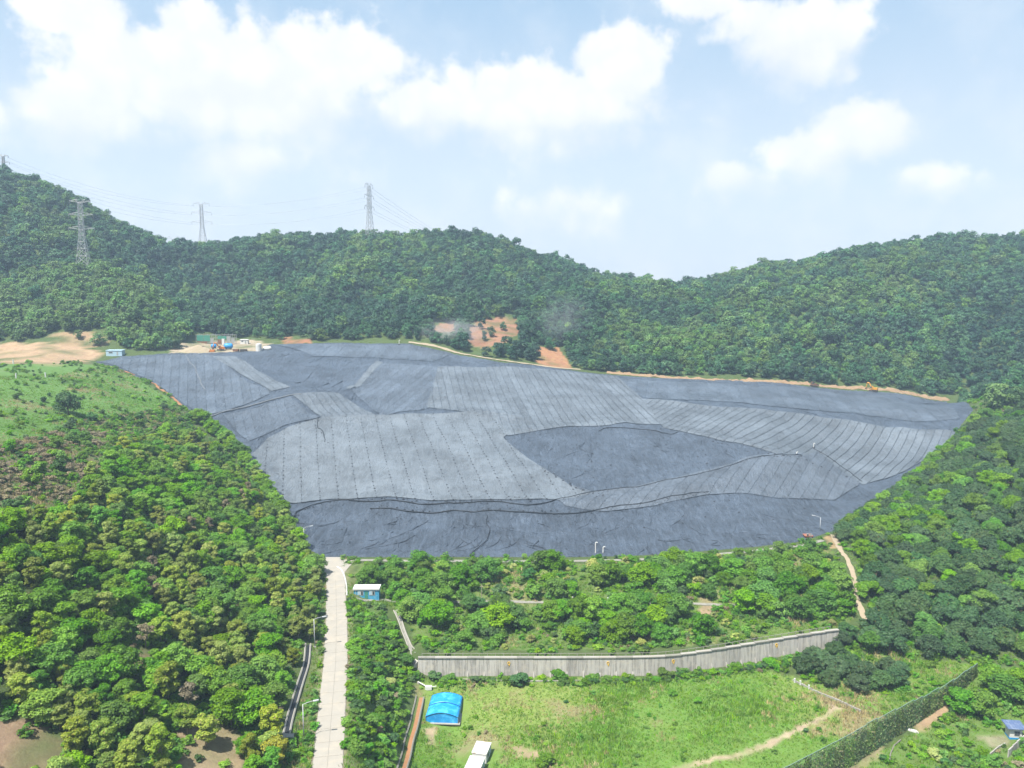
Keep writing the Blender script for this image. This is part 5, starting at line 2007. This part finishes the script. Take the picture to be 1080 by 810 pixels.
def orchard():
    x, y, z, px, py, r = sample(ORCHARD_PX, 5.5, 141, (85, 420, 195, 402), 460, 22)
    o = np.argsort(y)[:350]
    for i in o:
        s = r.uniform(.85, 1.2)
        edge = py[i] < 590 and px[i] < 1000
        if edge and r.uniform() < .35 or r.uniform() < .10:
            v = int(r.integers(5))
            plant('orchard_edge_tree', 'broadleaf', v, (x[i], y[i], z[i]), (s * .85, s * .85, s * .85), ('bright green taller tree ' if v < 3 else 'deep green taller tree ') + (('at the orchard edge by the landfill, %s' % ('lowest stretch' if py[i] > 550 else 'lower stretch' if py[i] > 520 else 'middle stretch' if py[i] > 490 else 'top stretch')) if edge else 'standing out of the dark orchard, %s' % ('high' if py[i] < 520 else 'mid height' if py[i] < 610 else 'low')), 'tree', 'taller trees in the right orchard')
            continue
        v = int(r.integers(5))
        rows_ = ('in the top of the orchard' if py[i] < 480 else 'high in the orchard' if py[i] < 520 else 'level with the right lamp' if py[i] < 560 else 'just below the right lamp' if py[i] < 600 else
                 'level with the dirt path' if py[i] < 640 else 'level with the retaining wall end' if py[i] < 680 else 'at the orchard foot')
        cols_ = ('beside the dirt path' if px[i] < 935 else 'in the left half of the orchard' if px[i] < 985 else 'right of the orchard middle' if px[i] < 1035 else 'by the right picture edge')
        where = rows_ + ', ' + cols_.replace(' of the orchard', '').replace('of the orchard ', '')
        sz = 'small ' if s < .95 else ('large ' if s > 1.1 else '')
        plant('fruit_tree', 'fruit', v, (x[i], y[i], z[i] - .3), (s, s, s * r.uniform(.8, 1.05)), sz + ('dark fruit tree ' if v < 4 else 'greener fruit tree ') + where, 'tree', 'fruit trees of the right orchard')
    for px_, py_, s in ((850, 708, .9), (866, 703, .85), (880, 712, .95), (896, 707, .85), (912, 716, .95), (928, 726, .9), (944, 722, .85), (948, 711, .7), (905, 728, .8), (874, 722, .7), (935, 708, .7), (858, 696, .7), (887, 680, .8), (893, 671, .75), (880, 690, .7)):
        q = gp(px_, py_)
        plant('fruit_tree', 'fruit', random.randrange(4), q, (s, s, s * .85), 'dark domed fruit tree in the clump right of the retaining wall', 'tree', 'fruit trees clumped by the wall')
    for px_, py_, s, lab in ((1012, 751, .95, 'broad tree beside the far end of the vine fence'), (1035, 754, 1.0, 'broad tree between the vine fence and the guard hut'), (1060, 738, 1.05, 'broad tree behind the guard hut'),
                             (1078, 730, .95, 'broad tree at the right picture edge above the guard hut'), (1048, 726, .9, 'broad tree at the foot of the orchard near the fence end'), (1092, 748, .9, 'broad tree half cut by the right picture edge')):
        q = gp(px_, py_)
        plant('broad_tree', 'broadleaf', 3 + random.randrange(2), q, (s * 1.1, s * 1.1, s * .85), lab, 'tree', 'broad trees near the guard hut')
    for i, (px_, py_, s) in enumerate(((1000, 790, 1.0), (1035, 798, .9), (985, 800, .9), (1015, 770, .8), (1048, 806, .9), (1020, 786, .7), (975, 786, .6))):
        q = gp(px_, py_)
        plant('shrub', 'shrub', (0, 2, 4, 0, 2, 1, 0)[i], q, (s, s, s * .8), 'leafy shrub between the vine fence and the low pale wall', 'shrub', 'shrubs in the lower right corner')


def road_slope():
    x, y, z, px, py, r = sample(ROADSLOPE_PX, 3.6, 151, (-60, -10, 130, 260), 90)
    for i in range(len(x)):
        s = r.uniform(.6, 1.05)
        v = int(r.choice(5, p=[.36, .16, .32, .10, .06]))
        edge_ = 'beside the road' if px[i] < 382 else 'midway down' if px[i] < 402 else 'at the slope foot'
        where = ('on the road slope level with the near lamp ' if py[i] > 765 else 'on the road slope level with the blue shelter ' if py[i] > 720 else 'on the road slope level with the wall ' if py[i] > 685 else 'on the road slope below the blue cabin ') + edge_
        plant('slope_shrub', 'shrub', v, (x[i], y[i], z[i] - .3), (s * 1.15, s * 1.15, s * .8), ('green shrub ', 'mid green shrub ', 'green shrub ', 'dark shrub ', 'pale shrub ')[v] + where, 'shrub', 'shrubs on the road slope')
    wr = random.Random(77)
    P = densify(WALL_XY, 2.6)
    for i, p in enumerate(P):
        if wr.random() < .75 and i > 1:
            x_, y_ = p[0] + wr.uniform(-.8, .8) + .6, p[1] - wr.uniform(2.2, 4.2)
            s = wr.uniform(.32, .62)
            f = i / len(P)
            plant('foot_shrub', 'shrub', wr.choice((0, 1, 2, 3)), (x_, y_, gz(x_, y_) - .1), (s * 1.5, s * 1.3, s * .8), 'low %sshrub at the foot of the retaining wall, %s' % ('wide ' if s > .47 else '', 'left end' if f < .2 else 'left of the middle' if f < .45 else 'right of the middle' if f < .65 else 'by the bend' if f < .85 else 'right end'), 'shrub', 'shrubs along the wall foot')
    for px_, py_, s, v, lab in ((575, 806, 1.0, 1, 'round green bush at the lower picture edge in the field'), (548, 722, 1.25, 3, 'wide low dark bush behind the blue shelter'), (590, 716, 1.2, 0, 'bright bush against the retaining wall'),
                                (700, 714, 1.0, 1, 'bush at the foot of the retaining wall bend'), (813, 703, 1.1, 0, 'green bush near the right end of the retaining wall'), (612, 724, .5, 0, 'small bush in the grass below the wall'),
                                (709, 733, .55, 1, 'small dark bush in the middle of the field'), (736, 741, .6, 0, 'low bush right of the middle of the field'), (458, 716, .9, 3, 'dark bush at the left foot of the wall'), (475, 718, .8, 1, 'low bush above the blue shelter')):
        q = gp(px_, py_)
        plant('bush', 'shrub', v, q, (s * 1.2, s * 1.2, s * .75), lab, 'shrub', 'bushes in the field')


def edge_rows():
    """the taller growth that leans over both sides of the landfill"""
    r = np.random.default_rng(161)
    lefts = [tuple(gp(*p)[:2]) for p in [(206, 443), (230, 461), (254, 483), (273, 509), (289, 535), (304, 560), (318, 586), (331, 610)]]
    rights = [tuple(gp(*p)[:2]) for p in [(892, 566), (915, 550), (945, 526), (972, 504), (1000, 480), (1020, 458), (1042, 440)]]
    for line, nm, lab, gap, kinds in ((lefts, 'rim_tree', 'left rim of the landfill', 3.6, ('broadleaf', 'broadleaf', 'acacia')), (rights, 'rim_tree', 'right rim of the landfill', 5.0, ('broadleaf', 'fruit', 'broadleaf'))):
        P = densify(line, gap)
        for i, p in enumerate(P):
            x, y = p[0] + r.uniform(-1.3, 1.3), p[1] + r.uniform(-1.3, 1.3)
            f = i / len(P)
            s = r.uniform(.72, 1.05)
            k = kinds[int(r.integers(3))]
            where = 'highest part' if f < .25 else 'upper half' if f < .5 else 'lower half' if f < .75 else 'lowest part'
            where = where if nm and lab.startswith('left') else {'highest part': 'lowest part', 'upper half': 'lower half', 'lower half': 'upper half', 'lowest part': 'highest part'}[where]
            v = int(r.integers(4))
            tone = {'broadleaf': ('bright bushy tree', 'bright bushy tree', 'bright bushy tree', 'deep green bushy tree')[v], 'acacia': 'narrow feathery tree', 'fruit': 'dark round tree'}[k]
            plant(nm, k, v, (x, y, gz(x, y) - .3), (s, s, s * (.7 if k == 'acacia' else .92)), '%s %s leaning over the %s, %s' % ('small' if s < .82 else ('large' if s > .95 else 'mid-sized'), tone, lab, where), 'tree', 'trees along the landfill rim')


edge_rows()
left_wood()
scrub_and_knoll()
berm()
orchard()
road_slope()


# ------------------------------------------------------------------ machines and stores on the landfill top
def excavator(px, py, rz, s, mat, label, reach=1.0):
    q = gp(px, py)
    t = thing('excavator', label, 'excavator', (q.x, q.y, q.z + .25), rz, 'machines on the landfill')
    t.scale = (s, s, s)
    for k in (-1, 1):
        tr = MB()
        tr.prism([(-2.0, k * 1.25 - .3), (2.0, k * 1.25 - .3), (2.0, k * 1.25 + .3), (-2.0, k * 1.25 + .3)], .15, .8)
        tr.tube([(-2.0, k * 1.25 - .3, .48), (-2.0, k * 1.25 + .3, .48)], .42, 10).tube([(2.0, k * 1.25 - .3, .48), (2.0, k * 1.25 + .3, .48)], .42, 10)
        tr.build('track', M['dark_metal'], t)
    MB().tube([(0, 0, .7), (0, 0, 1.1)], .9, 12).build('turntable', M['dark_metal'], t)
    MB().box((-.7, 0, 1.75), (3.4, 2.7, 1.25)).box((-2.2, 0, 1.6), (.7, 2.6, 1.2)).build('body', M[mat], t)
    c = MB().box((.65, .85, 2.3), (1.6, 1.0, 2.0)).build('cab', M[mat], t)
    MB().box((1.1, .85, 2.6), (.8, 1.06, 1.1)).build('window', M['glass'], c)
    bm = MB()
    bm.beam((.9, -.2, 1.6), (2.6, -.2, 5.0), .55, .6).beam((2.6, -.2, 5.0), (4.9 * reach, -.2, 5.3), .6, .42)
    bm.build('boom', M[mat], t)
    st = MB().beam((4.6 * reach, -.2, 5.55), (5.6 * reach, -.2, 2.0), .42, .32).build('stick', M[mat], t)
    MB().prism([(5.0 * reach, -.8), (6.1 * reach, -.8), (6.1 * reach, .4), (5.0 * reach, .4)], .9, 2.0).build('bucket', M['dark_metal'], t)
    MB().tube([(1.2, -.2, 1.5), (2.9, -.2, 4.6)], .1, 6).build('ram', M['steel'], t)


excavator(921, 413, 2.5, 1.0, 'yellow', 'yellow excavator with raised arm on the soil strip at the right crest', .8)
excavator(233, 370, 3.6, .9, 'orange', 'orange excavator among the stores on the landfill top', .9)


def dozer(px, py, rz, mat, label):
    q = gp(px, py)
    t = thing('bulldozer', label, 'bulldozer', (q.x, q.y, q.z + .25), rz, 'machines on the landfill')
    for k in (-1, 1):
        MB().prism([(-1.8, k - .28), (1.8, k - .28), (1.8, k + .28), (-1.8, k + .28)], .1, .95).build('track', M['dark_metal'], t)
    MB().box((.6, 0, 1.35), (2.2, 1.5, 1.1)).build('engine_hood', M[mat], t)
    c = MB().box((-.9, 0, 1.95), (1.4, 1.6, 2.0)).build('cab', M[mat], t)
    MB().box((-.75, 0, 2.3), (1.3, 1.66, .9)).build('window', M['glass'], c)
    MB().box((2.6, 0, .8), (.25, 3.4, 1.3)).build('blade', M['dark_metal'], t)
    for k in (-1, 1):
        MB().beam((.6, k * 1.3, .6), (2.5, k * 1.3, .6), .2).build('push_arm', M[mat], t)


dozer(216, 370.6, .5, 'brown', 'dark brown bulldozer beside the sand heap on the landfill top')
dozer(858, 408, .1, 'brown', 'dark machine on the right crest, left of the yellow excavator')


def tank_up(px, py, r, h, mat, label):
    q = gp(px, py)
    t = thing('storage_tank', label, 'tank', (q.x, q.y, q.z + .2), 0, 'tanks on the landfill top')
    MB().tube([(0, 0, -.2), (0, 0, h)], r, 18).build('shell', M[mat], t, smooth=False)
    MB().tube([(0, 0, h), (0, 0, h + .35)], r * .98, 18, r * .2).build('lid', M[mat], t)
    MB().tube([(0, 0, h + .3), (0, 0, h + .6)], .3, 8).build('hatch', M['steel'], t)
    for z in (h * .33, h * .66):
        MB().tube([(0, 0, z), (0, 0, z + .1)], r * 1.02, 18).build('hoop', M[mat], t)


tank_up(273, 370.5, 1.75, 4.3, 'white_paint', 'upright white cylindrical tank on the landfill top')


def tank_flat(px, py, r, L, mat, label, rz=0.0):
    q = gp(px, py)
    t = thing('storage_tank', label, 'tank', (q.x, q.y, q.z + .2), rz, 'tanks on the landfill top')
    pts = [(-L / 2, 0), (-L / 2 + .25, .55), (-L / 2 + .7, .85), (-L / 2 + 1.2, 1), (L / 2 - 1.2, 1), (L / 2 - .7, .85), (L / 2 - .25, .55), (L / 2, .05)]
    V, F = [], []
    for x, k in pts:
        for a in range(14):
            V.append((x, math.cos(a / 14 * 6.2832) * r * max(k, .04), r + .15 + math.sin(a / 14 * 6.2832) * r * max(k, .04)))
    for i in range(len(pts) - 1):
        for a in range(14):
            F.append((i * 14 + a, i * 14 + (a + 1) % 14, (i + 1) * 14 + (a + 1) % 14, (i + 1) * 14 + a))
    link('shell', np_mesh('shell', V, np.array(F)[:, ::-1], True), M[mat], t)
    for x in (-L / 4, L / 4):
        MB().box((x, 0, .15), (.5, r * 1.6, .9)).build('saddle', M['dark_metal'], t)
    MB().tube([(0, 0, 2 * r), (0, 0, 2 * r + .5)], .35, 8).build('hatch', M['steel'], t)


tank_flat(282, 370.5, 1.45, 5.4, 'white_paint', 'rounded white tank lying beside the upright white tank')
tank_flat(241, 368.5, 1.75, 5.6, 'tank_blue', 'large blue tank among the stores on the landfill top', .2)
tank_flat(225.5, 367.5, 1.3, 3.6, 'tank_blue', 'small blue tank left of the orange excavator', .6)


def shed(px, py, w, d, h, mat, roof, label, rz=0.0, name='store_shed'):
    q = gp(px, py)
    t = thing(name, label, 'shed', (q.x, q.y, q.z + .1), rz, 'sheds around the landfill')
    MB().box((0, 0, h / 2 - .3), (w, d, h + .6)).build('wall', M[mat], t)
    MB().box((0, 0, h + .1), (w + .5, d + .5, .2), m=Matrix.Rotation(.06, 4, 'X')).build('roof', M[roof], t)
    MB().box((w * .22, -d / 2 - .03, 1.0), (.9, .08, 2.0)).build('door', M['grey_panel'], t)
    wd = MB().box((-w * .2, -d / 2 - .03, 1.6), (w * .28, .08, .9)).build('window', M['white_paint'], t)
    MB().box((-w * .2, -d / 2 - .09, 1.6), (w * .24, .04, .7)).build('pane', M['glass'], wd)


shed(258, 362.5, 5.0, 2.6, 2.5, 'white_paint', 'white_paint', 'small white cabin behind the tanks on the landfill top')
shed(122, 374.5, 9.5, 4.0, 2.8, 'pale_blue', 'pale_blue', 'pale blue shed at the left corner of the landfill')
shed(852, 568, 2.6, 2.0, 1.1, 'red_roof', 'red_roof', 'small orange red shed at the right foot of the landfill')
shed(318, 577, 2.2, 2.2, 2.0, 'red_roof', 'red_roof', 'small red shed beside the lamp at the left foot of the landfill')


def crate(px, py, mat, label, w=3.4):
    q = gp(px, py)
    t = thing('skip_bin', label, 'skip bin', (q.x, q.y, q.z + .1), random.uniform(-.3, .3), 'skip bins on the landfill top')
    for sx, sy, dx, dy in ((0, -1, w, .12), (0, 1, w, .12), (-1, 0, .12, 1.8), (1, 0, .12, 1.8)):
        MB().box((sx * w / 2, sy * .9, .6), (dx, dy, 1.2)).build('side', M[mat], t)
    MB().box((0, 0, .1), (w, 1.8, .14)).build('floor', M[mat], t)
    MB().box((0, 0, .75), (w * .9, 1.6, .5)).build('load', M['soil'], t)


crate(249, 370.5, 'brown', 'brown skip bin right of the large blue tank')
crate(257, 370.5, 'dark_metal', 'dark skip bin left of the upright white tank', 4.2)
crate(224, 371, 'orange', 'orange skip bin beside the dark brown bulldozer', 2.8)


def scaffold():
    q = gp(224, 365)
    t = thing('scaffold_screen', 'scaffold frame hung with green nets behind the machines on the landfill top', 'scaffold', (q.x, q.y + 6, gz(q.x, q.y + 6)), .05)
    w, h, n = 25.0, 6.4, 10
    for i in range(n + 1):
        x = -w / 2 + w * i / n
        for y in (0, 3.0):
            MB().tube([(x, y, -.5), (x, y, h + random.uniform(-.2, .9))], .14, 5).build('post', M['grey_panel'], t)
    for z in (2.1, 4.2, 6.2):
        MB().box((0, 0, z), (w, .16, .16)).build('ledger', M['grey_panel'], t)
        MB().box((0, 3.0, z), (w, .16, .16)).build('ledger', M['grey_panel'], t)
    for x0, x1, z0, z1, mat in ((-12, -7.9, 2.3, 6.1, 'green_net'), (-7.7, -3.6, 2.3, 6.0, 'green_net'), (-3.4, -1.2, .8, 4.0, 'grey_panel'), (1.4, 4.1, 3.4, 5.6, 'green_net'), (4.3, 7.0, 3.4, 5.4, 'green_net'), (7.2, 9.6, .6, 5.4, 'grey_panel'), (10.2, 12.2, 1.0, 3.9, 'grey_panel'), (-12, -5.6, .2, 2.0, 'brown'), (1.4, 5.0, .3, 3.2, 'brown')):
        MB().box(((x0 + x1) / 2, -.16, (z0 + z1) / 2), (x1 - x0, .1, z1 - z0)).build('net', M[mat], t)
    MB().box((5.5, -1.8, 1.9), (1.6, 1.6, 3.8)).build('cabinet', M['white_paint'], t)


scaffold()


def sand_heap():
    c = gp(198, 371)
    V, F = [], []
    n = 26
    for i in range(n + 1):
        for j in range(n + 1):
            a, b = i / n * 2 - 1, j / n * 2 - 1
            x, y = c.x + a * 11 + 2, c.y + b * 5 + 2
            hgt = max(0, 1 - math.hypot(a - .35 * (1 - abs(b)), b)) ** .9 * 4.4
            V.append((x, y, gz(x, y) + hgt - .12 + .12 * float(vnoise(np.array([x]), np.array([y]), 2, 3)[0])))
    k = n + 1
    for i in range(n):
        for j in range(n):
            F.append((i * k + j, (i + 1) * k + j, (i + 1) * k + j + 1, i * k + j + 1))
    tag(link('sand_heap', np_mesh('sand_heap', V, np.array(F), True), M['pale_soil']), 'pale sand heap beside the machines on the landfill top', 'sand heap')


sand_heap()


# ------------------------------------------------------------------ pylons and wires
def pylon(px, top_py, Y, label, arms=(.97, .80, .62), arm_len=(.13, .15, .16), turn=0.3, thick=1.0, base_z=None, foot=.095):
    top = Vector(at_y(px, top_py, Y))
    bz = gz(top.x, top.y) if base_z is None else base_z
    h = top.z - bz
    t = thing('power_pylon', label, 'pylon', (top.x, top.y, bz), turn, 'power pylons on the hills')
    wb, wm, wt = h * foot, h * .028, h * .022

    def half(z):
        f = z / h
        return wb + (wm - wb) * (f / .55) ** .8 if f < .55 else wm + (wt - wm) * (f - .55) / .45
    lv = [0, .14, .26, .36, .45, .53, .60, .67, .74, .81, .88, .95]
    for sx, sy in ((1, 1), (1, -1), (-1, 1), (-1, -1)):
        mb = MB()
        for a, b in zip(lv[:-1], lv[1:]):
            ha, hb = half(a * h), half(b * h)
            mb.beam((sx * ha, sy * ha, a * h), (sx * hb, sy * hb, b * h), .34 * thick)
        mb.build('leg', M['pylon_steel'], t)
    mb = MB()
    for a, b in zip(lv[:-1], lv[1:]):
        ha, hb = half(a * h), half(b * h)
        for (x0, y0), (x1, y1) in (((1, 1), (1, -1)), ((1, -1), (-1, -1)), ((-1, -1), (-1, 1)), ((-1, 1), (1, 1))):
            mb.beam((x0 * ha, y0 * ha, a * h), (x1 * hb, y1 * hb, b * h), .2 * thick)
            mb.beam((x1 * ha, y1 * ha, a * h), (x0 * hb, y0 * hb, b * h), .2 * thick)
            mb.beam((x0 * hb, y0 * hb, b * h), (x1 * hb, y1 * hb, b * h), .18 * thick)
    mb.build('lattice', M['pylon_steel'], t)
    tips = []
    for f, al in zip(arms, arm_len):
        z, L = f * h, al * h
        w = half(min(z, .95 * h))
        mb = MB()
        for s in (-1, 1):
            for y in (-w, w):
                mb.beam((s * w, y, z - h * .012), (s * L, 0, z + h * .004), .22 * thick)
                mb.beam((s * w, y, z + h * .03), (s * L, 0, z + h * .004), .18 * thick)
            mb.beam((s * L, 0, z), (s * L, 0, z - h * .045), .22 * thick)
        arm = mb.build('cross_arm', M['pylon_steel'], t)
        for s in (-1, 1):
            MB().tube([(s * L, 0, z - h * .02), (s * L, 0, z - h * .05)], .22 * thick, 6).build('insulator', M['dark_metal'], arm)
            v = Matrix.Rotation(turn, 4, 'Z') @ Vector((s * L, 0, z - h * .05))
            tips.append(Vector((top.x, top.y, bz)) + v)
    mb = MB()
    for s in (-1, 1):
        mb.beam((s * wt, 0, .95 * h), (s * h * .07, 0, 1.0 * h), .25 * thick)
        mb.beam((-s * wt, 0, .95 * h), (s * h * .07, 0, 1.0 * h), .18 * thick)
    mb.build('peak', M['pylon_steel'], t)
    return tips


T1 = pylon(84, 210, 575, 'grey lattice pylon on the wooded knoll at the left, lowest and widest', turn=.15, thick=.8)
T2 = pylon(212, 213, 800, 'grey lattice pylon in the dip between the left hill and the middle ridge', turn=.1, thick=.66, arm_len=(.15, .19, .19))
T3 = pylon(389, 193, 762, 'tall slim grey pylon on the middle ridge', turn=1.25, thick=.8, foot=.07)
T0 = pylon(3, 163, 735, 'reddish grey pylon top rising behind the left hill at the picture edge', turn=.2, thick=1.1)
pylon(183, 249, 1040, 'tiny distant pylon top in the notch right of the left hill', turn=.2, thick=.8)


def wire(a, b, sag, label, group):
    P = [a.lerp(b, i / 16) - Vector((0, 0, sag * 4 * (i / 16) * (1 - i / 16))) for i in range(17)]
    tag(MB().tube(P, .085, 4, cap=False).build('power_line', M['steel']), label, 'power line', group)


for i in range(6):
    lv = ('top', 'top', 'middle', 'middle', 'lowest', 'lowest')[i]
    sd = ('nearer', 'farther')[i % 2]
    wire(T2[i], T3[i ^ 1], 5.0, '%s %s wire between the dip pylon and the tall ridge pylon' % (sd, lv), 'wires between the pylons')
    wire(T0[i], T2[i], 9.0, '%s %s wire from the left picture edge to the dip pylon' % (sd, lv), 'wires between the pylons')
    e = Vector(at_y(590 + 22 * (i // 2) - 40, 292 + 7 * (i // 2), 980)) + Vector((6 * (i % 2), 0, 0))
    wire(T3[i], e, 7.0, '%s %s wire falling from the tall ridge pylon behind the ridge' % (sd, lv), 'wires right of the ridge pylon')


# ------------------------------------------------------------------ air: haze and dust
def volume_material(name, col, dens, noise=None, aniso=.2):
    m = bpy.data.materials.new(name)
    m.use_nodes = True
    T = NT(m.node_tree)
    T.n.clear()
    out = T.node('ShaderNodeOutputMaterial')
    v = T.node('ShaderNodeVolumePrincipled')
    v.inputs['Color'].default_value = tuple(col) + (1,)
    v.inputs['Density'].default_value = dens
    v.inputs['Anisotropy'].default_value = aniso
    if noise:
        co = T.node('ShaderNodeTexCoord').outputs['Object']
        ln = T.node('ShaderNodeVectorMath', operation='LENGTH')
        T.l.new(co, ln.inputs[0])
        n = T.noise(co, noise, 4, .6, .8)
        T.put(v.inputs['Density'], T.math('MULTIPLY', T.math('MULTIPLY', T.ramp(n, .35, .75), T.ramp(ln.outputs['Value'], 1.0, .15)), dens))
    T.l.new(v.outputs[0], out.inputs['Volume'])
    return m


def puff(px, py, Y, size, dens, label):
    c = Vector(at_y(px, py, Y))
    bm = bmesh.new()
    bmesh.ops.create_icosphere(bm, subdivisions=3, radius=1.0)
    me = bpy.data.meshes.new('dust_cloud')
    bm.to_mesh(me)
    bm.free()
    o = link('dust_cloud', me, volume_material('dust', (.86, .88, .9), dens, 1.6), None, c)
    o.scale = size
    tag(o, label, 'dust', 'dust clouds above the crest track', 'stuff')


puff(476, 351, 522, (30, 14, 12), .17, 'pale dust drifting low over the crest track')
puff(594, 335, 545, (24, 14, 24), .035, 'thin dust rising in front of the woods behind the crest')

hz = MB().box((0, 495, 115), (1660, 1330, 290)).build('haze', volume_material('haze', (.58, .78, 1.0), .00025, None, .1))
tag(hz, 'thin bluish summer haze filling the valley', 'haze', kind='stuff')
